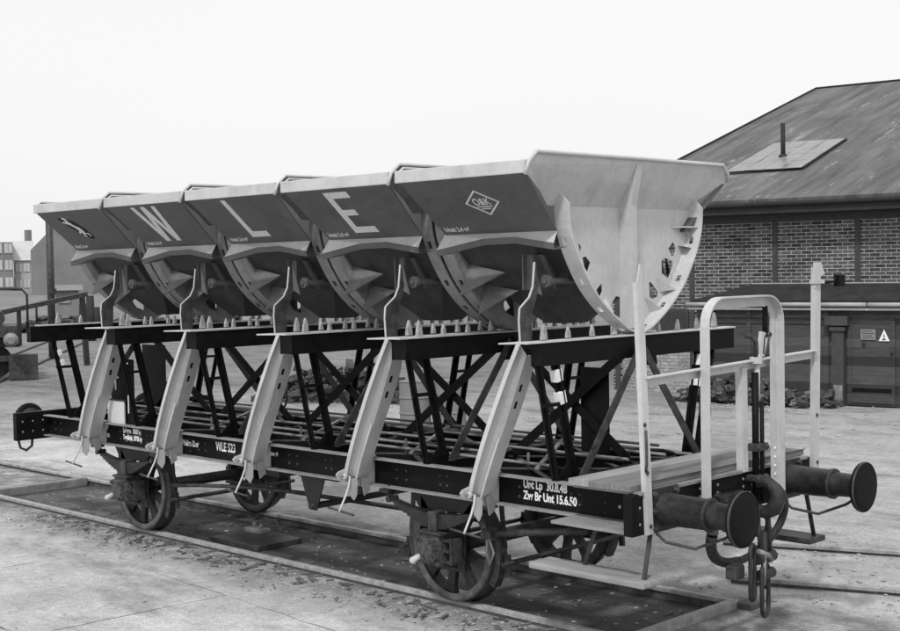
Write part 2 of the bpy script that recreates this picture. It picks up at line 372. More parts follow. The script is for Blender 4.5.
# end kerbs of the weighbridge pit
m = MB(); m.bar((-10.93, -.69, -.045), (-10.93, .71, -.045), .11, .12, bev=.012); o = m.build('kerb_beam', 'timber'); tag(o, 'weathered kerb beam across the far left end of the weighbridge pit', 'kerb')
m = MB(); m.bar((-.42, -.71, -.04), (-.42, .74, -.04), .075, .12, bev=.015); o = m.build('kerb_beam', 'railhead'); tag(o, 'pale kerb beam crossing the track below the near buffers', 'kerb')
m = MB(); m.box(-.40, -.25, .70, .86, -.08, .0, .01); o = m.build('rail_chair', 'rail'); tag(o, 'small iron block where the far rail meets the pale kerb beam', 'iron block')
# cover box on the deck
rt = thing('pit_cover', 'flat square steel cover lying between the rails under the wagon', 'cover', (-5.9, -.15, -.1))
m = MB(); m.box(-6.35, -5.5, -.42, .18, -.104, -.045, .006); m.build('cover_plate', 'iron', rt)
m = MB(); m.box(-6.3, -6.02, .0, .16, -.047, .0, .01); m.tube([(-6.22, .08, -.01), (-6.22, .08, .05)], .02); m.tube([(-6.1, .08, -.01), (-6.1, .08, .05)], .02); m.build('cover_bolt', 'rod', rt)

# loose stones and chips
m = MB()
def chip(x, y, z, s):
    g = bmesh.ops.create_icosphere(m.bm, subdivisions=1, radius=s, matrix=Matrix.Translation((x, y, z)) @ Matrix.Rotation(random.random()*6, 4, 'Z') @ Matrix.Diagonal((random.uniform(.7, 1.8), random.uniform(.6, 1.2), random.uniform(.3, .6), 1)))
    for v in g['verts']: v.co += Vector((random.uniform(-1, 1), random.uniform(-1, 1), random.uniform(-.5, .5)))*s*.25
for i in range(1100):
    x = random.uniform(-11, .5); y = -.87-abs(random.gauss(0, .28)); chip(x, y, GZ, random.choice((.006, .009, .012, .018)))
for i in range(260): chip(random.uniform(-10.8, -.6), random.uniform(-.68, .68), -.104, random.choice((.006, .009, .014, .02)))
for i in range(420): chip(random.uniform(-12, 4), random.uniform(-6, 9), GZ, random.choice((.005, .007, .01, .014)))
for i in range(700): chip(random.uniform(-1.5, 3), random.uniform(1.1, 4.2), GZ, random.choice((.006, .009, .013, .02)))
for i in range(120): chip(random.uniform(-12, -3), random.uniform(10, 14.5), GZ, random.choice((.02, .03, .045)))
for cx_, cy_, r_x, nn_ in ((-9.4, 14.9, 1.6, 260), (-17, 10.4, 2.6, 260)):
    for i in range(nn_): chip(cx_+random.gauss(0, r_x*.6), cy_+random.gauss(0, .5), GZ, random.choice((.015, .025, .04)))
o = m.build('gravel', 'concrete'); tag(o, 'loose stones and grit scattered over the yard and beside the rails', 'gravel', kind='stuff')
m = MB()
for i in range(260):
    x = random.uniform(-9, -.5); y = -.86-abs(random.gauss(0, .22)) if random.random() < .72 else random.uniform(-.65, .65); z = GZ+.008 if y < -.8 else -.1; a = random.uniform(0, 3.14); L = random.uniform(.03, .16)
    m.bar((x, y, z), (x+math.cos(a)*L, y+math.sin(a)*L, z+random.uniform(0, .012)), random.uniform(.01, .03), .008)
o = m.build('wood_splinters', 'splinter'); tag(o, 'splinters and offcuts of wood scattered along the near rail', 'splinters', kind='stuff')

# =================================================================== THE WAGON
X0, P = -.929, 1.50
HC = -1.61            # middle of the near hopper
BX = [-.925]+[-.86-i*P for i in range(1, 5)]+[-8.29]
wagon = thing('hopper_wagon', 'five-hopper side-tipping railway wagon with dark grey hoppers on a black frame', 'railway wagon', (-4.6, 0, 0))
W = wagon
XE = -8.94
SY = .93
# --- underframe
for s in (-1, 1):
    m = MB(); y = s*SY
    m.box(XE, -.08, y-.006, y+.006, .94, 1.17); f0, f1 = sorted((y-s*.004, y+s*.085))
    a = m.build('side_sill', 'black', W)
    m = MB(); m.box(XE+.02, -.085, f0, f1, 1.166, 1.180, .003); m.build('upper_flange', 'mid', a)
    m = MB(); m.box(XE+.02, -.085, f0, f1, .930, .944, .003); m.build('lower_flange', 'mid', a)
    m = MB()
    for bx in BX:
        for dx in (.12, .2, -.3, -.42):
            for dz in (1.01, 1.09): m.dome((bx+dx, y+s*.006, dz), (0, s, 0), .013)
    for bx in (-7.2, -7.05, -6.9, -5.95, -3.1, -3.3, -3.45, -1.0, -.5):
        for dz in (.985, 1.055, 1.12): m.dome((bx+.02*dz, y+s*.006, dz), (0, s, 0), .011)
    m.build('rivets', 'iron', a)
for x, nm in ((-.04, 1), (XE+.04, -1)):
    yh = 1.24 if nm > 0 else 1.36
    m = MB(); m.box(x-.04, x+.04, -yh, yh, .90, 1.20 if nm > 0 else 1.225, .004); h = m.build('headstock', 'black', W)
    m = MB(); fx = x+nm*.04
    for yy in (-.42, -.3, -.18, .18, .3, .42):
        for zz in (.96, 1.02, 1.08, 1.14): m.dome((fx, yy+.03*(zz > 1.05), zz), (nm, 0, 0), .013)
    for yy in (-1.15, -1.05, 1.05, 1.15):
        for zz in (.98, 1.1): m.dome((fx, yy, zz), (nm, 0, 0), .012)
    for yy in (-1.28, -1.15, -1.02):
        for zz in (1.0, 1.12): m.dome((x-nm*.04, yy, zz), (-nm, 0, 0), .013)
    m.build('rivets', 'rod', h)
# bracket shelf under the platform corner
m = MB(); m.box(-.78, -.09, -1.22, -.90, .905, .93, .004); m.build('corner_shelf', 'mid', W)
# floor members
for y in (-.32, .32):
    m = MB(); m.box(XE+.09, -.09, y-.03, y+.03, .98, 1.16); m.build('centre_sill', 'black', W)
for bx in BX:
    m = MB(); m.box(bx-.05, bx+.05, -SY+.01, SY-.01, 1.04, 1.19); m.build('floor_member', 'black', W)
for i in range(5):
    a, b = BX[i], BX[i+1]
    for (ya, yb) in ((-.9, .1), (.1, -.9), (0, .9), (.9, 0)):
        m = MB(); m.bar((a-.05, ya, 1.13+.012*(ya > yb)), (b+.05, yb, 1.13+.012*(ya > yb)), .05, .01); m.build('floor_brace', 'iron', W)
rods = [(-.70, 1.235, -8.2, -1.2), (-.55, 1.26, -7.6, -2.0), (-.12, 1.25, -8.5, -.9), (.12, 1.28, -8.0, -.7), (.5, 1.24, -8.5, -.7), (.72, 1.25, -8.2, -1.2)]
for y, z, xa, xb in rods:
    m = MB(); m.tube([(xa, y, z), (xb, y+.03, z)], .013, 8); m.build('pull_rod', 'rod', W)
for i in range(5):
    xm = (BX[i]+BX[i+1])/2
    m = MB(); m.bar((xm+.35, -.78, 1.22), (xm-.3, .35, 1.3), .035, .02); m.build('rod_lever', 'rod', W)
    m = MB(); m.tube([(xm+.1, -.60, 1.17), (xm+.12, -.62, 1.31)], .012, 8); m.build('rod_stay', 'rod', W)

# --- cross beams with toothed tracks
def make_tooth(x, y, big, parent):
    m = MB(); h = .125 if big else .088; w = .030 if big else .019; t_ = .016
    m.loft([[(x-t_, y-w, 2.285), (x+t_, y-w, 2.285), (x+t_, y+w, 2.285), (x-t_, y+w, 2.285)], [(x-t_*.9, y-w*.75, 2.285+h*.5), (x+t_*.9, y-w*.75, 2.285+h*.5), (x+t_*.9, y+w*.75, 2.285+h*.5), (x-t_*.9, y+w*.75, 2.285+h*.5)],
            [(x-t_*.6, y-w*.12, 2.285+h), (x+t_*.6, y-w*.12, 2.285+h), (x+t_*.6, y+w*.12, 2.285+h), (x-t_*.6, y+w*.12, 2.285+h)]])
    return m.build('track_tooth', 'tooth', parent)
TY = [-1.10, -.81, -.51, -.22, .08, .38, .66, .95, 1.22]
for i, bx in enumerate(BX):
    m = MB()
    hw = .045 if i in (0, 5) else .085
    ys_ = -1.20 if i == 0 else (-1.28 if i < 5 else -1.47)
    for xx in ((bx-hw, bx-hw+.012), (bx+hw-.012, bx+hw)):
        m.box(xx[0], xx[1], ys_, 1.47, 2.085, 2.262)
    m.box(bx-hw+.012, bx+hw-.012, ys_+.01, 1.45, 2.25, 2.261)
    m.box(bx-hw+.012, bx+hw-.012, ys_+.01, 1.45, 2.087, 2.098)
    for yy in (ys_+.002, 1.445): m.box(bx-hw+.012, bx+hw-.012, yy, yy+.012, 2.098, 2.25)
    beam = m.build('cross_beam', 'black', W)
    m = MB(); m.box(bx-hw-.012, bx+hw+.012, -1.36, 1.48, 2.262, 2.276, .003)
    m.poly([(bx-hw-.06, -1.50, 2.272), (bx+hw, -1.36, 2.272), (bx+hw, -1.22, 2.272), (bx-hw-.03, -1.22, 2.272)], .012, (0, 0, 1)) if i < 5 else None
    m.build('track_plate', 'light', beam)
    m = MB(); m.box(bx-.03, bx+.03, .05, .32, 2.276, 2.30, .008); m.build('wear_block', 'light', beam)
    for y in TY:
        for dx in ((-.0,) if i in (0, 5) else (-.062, .062)):
            make_tooth(bx+dx, y, y < -1.05 or y > 1.15, beam)
# --- legs under the beams, cross frames
def stripes(a, b, parent, n=3, w=.075):
    a = Vector(a); b = Vector(b); d = (b-a)
    for k, t0 in ((0, 0), (1, .24)):
        m = MB(); m.bar(a+d*t0, a+d*(t0+.13), w, w, (1, 0, 0), .004); m.build('white_band', 'white', parent)
for i, bx in enumerate(BX):
    for s in (-1, 1):
        A0, A1 = (bx, s*1.17, 2.085), (bx-.02, s*.96, 1.17); B0, B1 = (bx, s*.97, 2.085), (bx, s*.76, 1.17)
        m = MB(); m.bar(A0, A1, .055, .012, (1, 0, 0)); m.bar(Vector(A0)+Vector((0, -s*.0, 0)), A1, .012, .07, (1, 0, 0)); m.build('leg', 'black', W)
        m = MB(); m.bar(B0, B1, .085, .014, (1, 0, 0)); m.bar(B0, B1, .014, .085, (1, 0, 0)); lg = m.build('leg', 'black', W)
        if i == 0: stripes((bx+.005, s*.975, 2.05), (bx+.005, s*.80, 1.32), lg, w=.07)
        if i == 5 and s < 0: stripes((bx+.03, -1.12, 1.98), (bx+.03, -.98, 1.5), lg, w=.045)
        m = MB(); m.poly([(bx+.01, s*1.0, 1.17), (bx+.01, s*.66, 1.17), (bx+.01, s*.80, 1.36)], .012, (1, 0, 0)); m.build('leg_gusset', 'black', W)
        m = MB(); m.bar((bx+.02, s*1.15, 1.78), (bx+.02, s*.90, 1.78), .03, .012, (1, 0, 0)); m.build('leg_tie', 'black', W)
        xf = bx+.12
        m = MB(); m.ell((xf, s*.02+.03, 2.17), (xf, s*.80+.03, 1.19), .07, .06, (-1, 0, 0), .012); m.build('frame_brace', 'iron', W)
    m = MB(); m.poly([(bx+.115, -.10, 2.20), (bx+.115, .16, 2.20), (bx+.115, .2, 2.02), (bx+.115, -.14, 2.02)], .012, (1, 0, 0)); m.build('apex_plate', 'black', W)
for i in range(5):
    a, b = BX[i], BX[i+1]
    m = MB(); m.ell((b+.10, -.02, 1.20), (a-.06, -.02, 2.17), .08, .07, (0, 1, 0), .012); m.build('diagonal_brace', 'black', W)
    m = MB(); m.ell((a-.08, .02, 1.20), (b+.06, .02, 2.17), .08, .07, (0, 1, 0), .012); m.build('diagonal_brace', 'black', W)
    for s in (-1,):
        m = MB(); m.bar((a-.06, .0, 2.10), (b+.06, .0, 2.10), .05, .05); m.build('top_runner', 'black', W)
# dark shield plates
for x0, x1, y in ((-1.50, -1.20, 0.05), (-8.35, -7.86, .05)):
    m = MB(); m.box(x0, x1, y-.006, y+.006, 1.25, 1.98); m.build('shield_plate', 'black', W)
m = MB(); m.box(-7.49, -7.02, -.915, -.905, 1.18, 1.90); sh = m.build('label_plate', 'black', W)
m = MB(); m.box(-7.395, -7.375, -.921, -.916, 1.55, 1.80); m.box(-7.45, -7.32, -.922, -.917, 1.68, 1.70); m.build('painted_cross', 'white', sh)
for bxx in ((-7.20, -7.12, 1.845, 1.862), (-7.135, -7.12, 1.30, 1.50)):
    m = MB(); m.box(bxx[0], bxx[1], -.921, -.916, bxx[2], bxx[3]); m.build('painted_dash', 'white', sh)
m = MB(); m.box(-7.52, -7.18, -.945, -.93, 1.16, 1.43); cd = m.build('label_card', 'card', W)
m = MB(); m.box(-7.54, -7.16, -.952, -.925, 1.432, 1.448); m.build('card_clip', 'iron', cd)

# --- hinged side arms (light grey) with their brackets and catches
def make_arm():
    x = X0
    L_ = [(-1.114, -1.139, 2.262), (-1.195, -1.190, 2.032), (-1.29, -1.238, 1.758), (-1.376, -1.270, 1.508), (-1.444, -1.286, 1.311), (-1.503, -1.290, 1.139), (-1.533, -1.285, 1.045)]
    M_ = [(-1.152, -1.064, 2.158), (-1.22, -1.082, 1.961), (-1.297, -1.102, 1.737), (-1.377, -1.128, 1.504), (-1.438, -1.150, 1.328), (-1.497, -1.165, 1.158), (-1.545, -1.170, 1.02)]
    R_ = [(-1.159, -.950, 2.138), (-1.218, -.932, 1.965), (-1.293, -.955, 1.748), (-1.366, -.990, 1.536), (-1.415, -1.012, 1.394), (-1.483, -1.035, 1.198), (-1.55, -1.035, 1.03)]
    L_ = [Vector(p)+Vector((-.035, 0, 0)) for p in L_]; M_ = [Vector(p)+Vector((.02, 0, 0)) for p in M_]; R_ = [Vector(p) for p in R_]
    m = MB(); th = Vector((-.008, 0, -.003))
    def sheet(A, B):
        a = [m.bm.verts.new(p) for p in A]; b = [m.bm.verts.new(p) for p in B]; c = [m.bm.verts.new(p+th) for p in A]; d_ = [m.bm.verts.new(p+th) for p in B]; n = len(a)
        for k in range(n-1):
            m.bm.faces.new((a[k], a[k+1], b[k+1], b[k])); m.bm.faces.new((c[k+1], c[k], d_[k], d_[k+1])); m.bm.faces.new((a[k+1], a[k], c[k], c[k+1])); m.bm.faces.new((b[k], b[k+1], d_[k+1], d_[k]))
        m.bm.faces.new((a[0], b[0], d_[0], c[0])); m.bm.faces.new((a[-1], c[-1], d_[-1], b[-1]))
    sheet(L_, M_); arm = m.build('side_arm', 'light', W)
    m = MB(); sheet(M_, R_); m.build('web_plate', 'light', arm)
    m = MB()
    for a, b in zip(L_, L_[1:]): m.bar(a+Vector((.012, -.004, 0)), b+Vector((.012, -.004, 0)), .04, .012, (0, 1, 0))
    m.build('edge_flange', 'light', arm)
    m = MB()
    for a, b in zip(R_, R_[1:]): m.bar(a+Vector((-.03, .004, 0)), b+Vector((-.03, .004, 0)), .06, .010, (0, 1, 0))
    m.build('edge_flange', 'light', arm)
    for c in ((-1.243, -1.035, 1.894), (-1.290, -1.045, 1.758)):
        m = MB(); c = Vector(c)+Vector((.008, 0, 0)); dd = Vector((-.38, -.08, -1.1)).normalized(); m.bar(c-dd*.030, c+dd*.030, .034, .012, (1, 0, -.345)); m.build('slot', 'black', arm)
    m = MB()
    for a, b in zip(M_[3:], M_[4:]): m.bar(a*.55+L_[0]*0+Vector(a)*.45+Vector((.006, -.03, 0)), b+Vector((.006, -.03, 0)), .010, .022, (1, 0, 0))
    m.build('stiffening_rib', 'light', arm)
    m = MB(); m.poly([(-1.12, -1.14, 2.262), (-.99, -1.14, 2.262), (-.99, -.95, 2.262), (-1.12, -.95, 2.262)], .012, (0, 0, 1)); m.poly([(-1.0, -.96, 2.255), (-1.0, -1.10, 2.255), (-1.0, -1.0, 2.15), (-1.0, -.96, 2.15)], .012, (1, 0, 0)); m.build('head_plate', 'mid', arm)
    # bracket from the sill
    m = MB(); m.poly([(-1.50, -.945, 1.19), (-1.50, -1.12, 1.175), (-1.50, -1.30, 1.12), (-1.50, -1.43, 1.095), (-1.50, -1.465, 1.07), (-1.50, -1.44, 1.035), (-1.50, -1.32, 1.00), (-1.50, -1.12, .93), (-1.50, -.945, .935)], .012, (1, 0, 0))
    br = m.build('arm_bracket', 'light', W)
    m = MB(); m.bar((-1.49, -.945, 1.194), (-1.49, -1.12, 1.178), .045, .010, (0, 0, 1)); m.bar((-1.49, -1.12, 1.178), (-1.49, -1.27, 1.06), .045, .010, (0, 0, 1)); m.build('bracket_flange', 'light', br)
    m = MB(); m.tube([(-1.47, -1.44, 1.065), (-1.47, -1.20, 1.02)], .014, 8); m.build('hinge_pin', 'rod', br)
    m = MB(); m.dome((-1.47, -1.38, 1.05), (1, -.3, 0), .03); m.dome((-1.47, -1.22, 1.03), (1, -.3, 0), .024); m.dome((-1.47, -1.12, 1.0), (1, -.3, 0), .018); m.bm.free()
    for c_, r_2 in (((-1.47, -1.38, 1.05), .03), ((-1.47, -1.22, 1.03), .024), ((-1.47, -1.12, 1.0), .018)):
        m = MB(); m.dome(c_, (1, -.3, 0), r_2); m.build('pin_head', 'light', br)
    # catch: tongues and hanging T handle
    m = MB(); m.poly([(-1.46, -1.32, 1.03), (-1.46, -1.22, 1.02), (-1.46, -1.23, .88), (-1.46, -1.27, .83), (-1.46, -1.33, .89)], .012, (1, 0, 0)); m.build('tongue', 'light', br)
    m = MB(); m.poly([(-1.45, -1.18, 1.02), (-1.45, -1.08, 1.01), (-1.45, -1.06, .90), (-1.45, -1.14, .86)], .012, (1, 0, 0)); m.build('tongue', 'mid', br)
    m = MB(); m.tube([(-1.45, -1.33, 1.05), (-1.45, -1.34, .98), (-1.45, -1.38, .90), (-1.45, -1.43, .83), (-1.45, -1.48, .76)], .010, 8); m.build('catch_wire', 'light', br)
    m = MB(); m.tube([(-1.62, -1.46, .775), (-1.28, -1.46, .745)], .010, 8); m.build('catch_handle', 'iron', br)
    for o in [br]+list(br.children):
        for v in o.data.vertices: v.co.x -= .065; v.co.y = -.945+(v.co.y+.945)*.86
    # locking plate that rises beside the hopper
    m = MB(); xh = x-.06
    pr = [(-1.30, 2.276), (-1.31, 2.44), (-1.30, 2.53), (-1.19, 2.61), (-1.145, 2.69), (-1.12, 2.88), (-1.108, 2.88), (-1.085, 2.70), (-1.11, 2.60), (-1.16, 2.50), (-1.17, 2.276)]
    m.poly([(xh, a, b) for a, b in pr], .010, (1, 0, 0)); lp = m.build('locking_plate', 'iron', W)
    m = MB()
    for (a, b), (c, d_) in zip(pr[:5], pr[1:6]): m.bar((xh-.002, a, b), (xh-.002, c, d_), .014, .009, (0, -1, 0))
    m.build('plate_edge', 'light', lp)
    return [arm, br, lp]
arms = make_arm()
for i in range(1, 5):
    for a in arms: copy_tree(a, W, (-P*i, 0, 0))

# --- hoppers
CY = .06
PRO = [(0, 2.288), (.13, 2.315), (.26, 2.385), (.40, 2.475), (.525, 2.575), (.63, 2.68), (.715, 2.79), (.785, 2.90), (.845, 3.01), (.885, 3.12), (.905, 3.24), (.905, 3.33)]
def rim_curve(n):
    """n+1 points (y, z) down the near side, under the keel and up the far side"""
    half = PRO; full = [(-a, b) for a, b in half[:0:-1]]+half; L = [0]
    for p, q in zip(full, full[1:]): L.append(L[-1]+math.hypot(q[0]-p[0], q[1]-p[1]))
    out = []
    for k in range(n+1):
        d = L[-1]*k/n; i = max(m_ for m_ in range(len(L)-1) if L[m_] <= d+1e-9); t_ = (d-L[i])/(L[i+1]-L[i])
        p0, p1, p2, p3 = full[max(i-1, 0)], full[i], full[i+1], full[min(i+2, len(full)-1)]
        c = [.5*((2*p1[z])+(p2[z]-p0[z])*t_+(2*p0[z]-5*p1[z]+4*p2[z]-p3[z])*t_*t_+(3*p1[z]-p0[z]-3*p2[z]+p3[z])*t_**3) for z in (0, 1)]
        out.append((c[0]+CY, c[1]))
    return out
CUTS = [[(-0.6, 3.03), (-0.56, 3.0), (-0.55, 2.95), (-0.58, 2.97)], [(-0.54, 2.91), (-0.49, 2.92), (-0.42, 2.87), (-0.46, 2.79), (-0.51, 2.83)], [(-0.35, 2.64), (-0.26, 2.7), (-0.24, 2.64), (-0.29, 2.57)],
    [(-0.13, 2.51), (-0.04, 2.59), (0.05, 2.58), (0.05, 2.40), (-0.07, 2.44)], [(0.27, 2.58), (0.32, 2.53), (0.37, 2.47), (0.27, 2.42)], [(0.47, 2.7), (0.51, 2.69), (0.61, 2.61), (0.61, 2.57), (0.53, 2.55), (0.48, 2.57)],
    [(0.67, 2.88), (0.73, 2.9), (0.84, 2.875), (0.85, 2.82), (0.78, 2.72), (0.67, 2.77)], [(0.78, 2.98), (0.86, 3.04), (0.9, 2.97), (0.88, 2.92), (0.83, 2.915)], [(0.235, 2.75), (0.35, 2.75), (0.355, 2.66), (0.24, 2.66)]]
CUTS = [[(.06+(y-.13)*(.92 if y > .1 else .86), z) for y, z in c] for c in CUTS]
RC, RR = 3.245, .952
def tetra(p):
    m = MB(); v = [m.bm.verts.new(q) for q in p]
    for f in ((0, 1, 2), (0, 2, 3), (0, 3, 1), (1, 3, 2)): m.bm.faces.new([v[k] for k in f])
    return m
def make_hopper(k):
    xc = HC
    # body: lofted shell, open at the top
    def ring(z, hx, hy): return [(xc-hx, -hy, z), (xc+hx, -hy, z), (xc+hx, hy, z), (xc-hx, hy, z)]
    m = MB(); rings = [ring(2.36, .12, .14), ring(2.60, .36, .36), ring(2.88, .585, .60), ring(3.06, .588, .76), ring(3.125, .588, .80)]
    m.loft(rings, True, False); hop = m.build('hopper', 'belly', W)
    sol = hop.modifiers.new('thickness', 'SOLIDIFY'); sol.thickness = .008; sol.offset = -1
    # upper side walls
    for s in (-1, 1):
        yb, yt = (.90, 1.37) if s < 0 else (.83, 1.28)
        m = MB(); m.poly([(xc-.55, s*yb, 3.125), (xc+.665, s*yb, 3.125), (xc+.765, s*yt, 3.545), (xc-.60, s*yt, 3.545)], .010, (0, s*.42, -.48)); m.build('side_panel', 'panel', hop)
        m = MB(); m.box(xc-.655, xc+.765, min(s*(yt-.02), s*(yt+.012)), max(s*(yt-.02), s*(yt+.012)), 3.543, 3.645, .008); m.build('top_lip', 'light', hop)
        # sloping stiffener below the lettered panel
        m = MB()
        inn = [(xc-.57, s*.89, 3.125), (xc-.1, s*.89, 3.128), (xc+.66, s*.89, 3.125)]
        out = [(xc-.60, s*.965, 2.995), (xc-.06, s*.965, 3.078), (xc+.28, s*.965, 3.083), (xc+.685, s*.965, 3.025)]
        vs = [m.bm.verts.new(p) for p in inn]; vo = [m.bm.verts.new(p) for p in out]
        m.bm.faces.new((vs[0], vo[0], vo[1], vs[1])); m.bm.faces.new((vs[1], vo[1], vo[2])); m.bm.faces.new((vs[1], vo[2], vo[3], vs[2]))
        m.build('stiffener', 'light', hop)
        so = hop.children[-1]
        m = MB(); low = [(p[0], p[1]-s*.005, p[2]-.052) for p in out]; va = [m.bm.verts.new((p[0], p[1]+s*.001, p[2])) for p in out]; vb = [m.bm.verts.new(p) for p in low]
        bk = [m.bm.verts.new((p[0], s*.80, p[2]+.02)) for p in low]
        for q in range(3): m.bm.faces.new((va[q], va[q+1], vb[q+1], vb[q])); m.bm.faces.new((vb[q], vb[q+1], bk[q+1], bk[q]))
        m.build('stiffener_skirt', 'panel', hop)
        # corner fold plates against the rim
        e = s; xa = xc+e*.59
        for tri in (((xa, -.70, 2.605), (xa, -.58, 2.875), (xc+e*.14, -.62, 2.80)), ((xa, -.47, 2.44), (xa, -.39, 2.70), (xc+e*.13, -.47, 2.645))):
            A_, B_, C_ = [Vector((p[0], p[1]*-s, p[2])) for p in tri]; m = MB(); nv = (B_-A_).cross(C_-A_); m.poly([A_, B_, C_], .010, nv); fo = m.build('fold_plate', 'fold', hop)
            m = MB(); m.bar(A_, C_, .012, .03, (0, s, -.6)); m.build('folded_edge', 'fold', fo) if False else m.bm.free()
        # vertical channel and roller
        m = MB(); m.box(xc+.24, xc+.33, min(s*.80, s*.52), max(s*.80, s*.52), 2.66, 2.94, .004); m.box(xc+.24, xc+.252, min(s*.835, s*.795), max(s*.835, s*.795), 2.66, 2.94); m.build('guide_channel', 'panel', hop)
        m = MB(); m.lathe([(0, 0), (0, .028), (.02, .028), (.02, .05), (.06, .05), (.06, .02), (.075, .02), (.075, 0)], (xc+.50, s*.80, 2.73), (0, s, 0), 16); m.tube([(xc+.50, s*.45, 2.73), (xc+.50, s*.81, 2.73)], .025, 8); m.build('roller', 'panel', hop)
        m = MB(); m.poly([(xc+.40, s*.90, 2.93), (xc+.41, s*.90, 2.66), (xc+.50, s*.90, 2.62), (xc+.46, s*.90, 2.74)], .012, (0, 1, 0)); m.build('roller_plate', 'panel', hop)
    # end plates with cut-outs, rims with tooth slots, top beads
    for e in (-1, 1):
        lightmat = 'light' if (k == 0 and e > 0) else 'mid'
        arc = [(CY+(y-CY)*.995, z+.004) for y, z in rim_curve(40)]
        me = curve_mesh([arc]+CUTS, .005)
        xp = xc+e*.597
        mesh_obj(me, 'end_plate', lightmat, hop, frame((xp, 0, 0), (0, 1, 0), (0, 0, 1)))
        # flared upper part; the near end wall laps over the next hopper
        if e > 0:
            xt = xc+.79; m = MB()
            m.poly([(xp+.004, -.945, 3.32), (xp+.004, .945, 3.32), (xp+.06, 1.04, 3.41), (xt-.03, 1.285, 3.56), (xt-.01, 1.27, 3.62), (xt, 1.19, 3.70), (xt, -1.28, 3.70), (xt-.01, -1.36, 3.62), (xt-.03, -1.38, 3.56), (xp+.06, -1.09, 3.42)], .009, (1, 0, -.45))
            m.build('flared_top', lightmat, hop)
            m = MB(); m.tube([(xt-.01, -1.395, 3.53), (xt+.012, -1.375, 3.63), (xt+.016, -1.29, 3.705), (xt+.014, 0, 3.708), (xt+.016, 1.20, 3.705), (xt+.012, 1.285, 3.63), (xt-.01, 1.30, 3.56)], .016, 8); m.build('top_bead', 'light', hop)
        else:
            m = MB(); m.poly([(xc-.55, -.89, 3.125), (xc-.55, .82, 3.125), (xc-.645, 1.28, 3.60), (xc-.645, 1.2, 3.665), (xc-.645, -1.28, 3.665), (xc-.645, -1.37, 3.60)], .009, (-1, 0, -.27)); m.build('far_end_wall', 'panel', hop)
            m = MB(); m.tube([(xc-.645, -1.37, 3.61), (xc-.645, -1.29, 3.67), (xc-.645, 1.2, 3.67), (xc-.645, 1.28, 3.61)], .012, 8); m.build('top_bead', 'light', hop)
        # rim
        m = MB(); N = 46; xs_ = [.600, .600+.038, .600+.082, .731 if not(k == 0 and e > 0) else .745]
        slots = {int(N*q) for q in (.10, .22, .34, .45, .56, .67, .78, .90)}
        vv = {}
        for j, (cy_, cz_) in enumerate(rim_curve(N)):
            for q_, xo in enumerate(xs_): vv[j, q_] = m.bm.verts.new((xc+e*xo, cy_, cz_))
        for j in range(N):
            for q_ in range(3):
                if q_ == 1 and j in slots: continue
                m.bm.faces.new((vv[j, q_], vv[j+1, q_], vv[j+1, q_+1], vv[j, q_+1]))
        for jj, sg in ((0, -1), (N, 1)):
            tip = m.bm.verts.new((xc+e*.606, CY+sg*.905, 3.47)); m.bm.faces.new((vv[jj, 0], vv[jj, 1], tip)); m.bm.faces.new((vv[jj, 1], vv[jj, 2], tip)); m.bm.faces.new((vv[jj, 2], vv[jj, 3], tip))
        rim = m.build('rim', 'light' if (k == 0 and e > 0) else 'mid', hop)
        so2 = rim.modifiers.new('thickness', 'SOLIDIFY'); so2.thickness = .014; so2.offset = 0
        if e > 0:
            m = MB(); m.loft([[(xp+.004, -.035, 2.33), (xp+.135, -.035, 2.33), (xp+.135, .04, 2.33), (xp+.004, .04, 2.33)], [(xp+.004, -.035, 3.33), (xp+.135, -.035, 3.33), (xp+.135, .04, 3.33), (xp+.004, .04, 3.33)],
                [(xp+.15, -.035, 3.66), (xp+.20, -.035, 3.66), (xp+.20, .04, 3.66), (xp+.15, .04, 3.66)]]); m.build('end_rib', lightmat, hop)
            for tri, nn_ in ((((-.44, 2.73), (-.52, 2.68), (-.36, 2.63)), 0), (((-.19, 2.59), (-.27, 2.47), (-.13, 2.46)), 0), (((.40, 2.57), (.57, 2.45), (.50, 2.43)), 1), (((.58, 2.73), (.74, 2.63), (.64, 2.61)), 1)):
                A_, B_, C_ = [Vector((xp+.007, .06+(p[0]-.13)*.92, p[1])) for p in tri]; m = MB()
                D_ = (B_ if nn_ else C_)+Vector((.10 if nn_ else .05, 0, 0)); m = tetra([A_, B_, C_, D_]); m.build('rim_gusset', lightmat, hop)
            m = MB(); m.poly([(xp+.007, .70, 3.165), (xp+.007, CY+.895, 3.165), (xp+.12, CY+.895, 3.165)], .012, (0, 0, 1)); m.build('rim_gusset', lightmat, hop)
            if k == 0:
                m = MB(); m.tube([(xp-.02, .22, 2.70), (xp-.02, .34, 2.702)], .009, 6); m.build('opening_pin', 'iron', hop)
    return hop
hoppers = [make_hopper(0)]
proto = make_hopper(1)
proto.location = proto.location+Vector((-P, 0, 0)); hoppers.append(proto)
for i in (2, 3, 4): hoppers.append(copy_tree(proto, W, (-P*(i-1), 0, 0)))

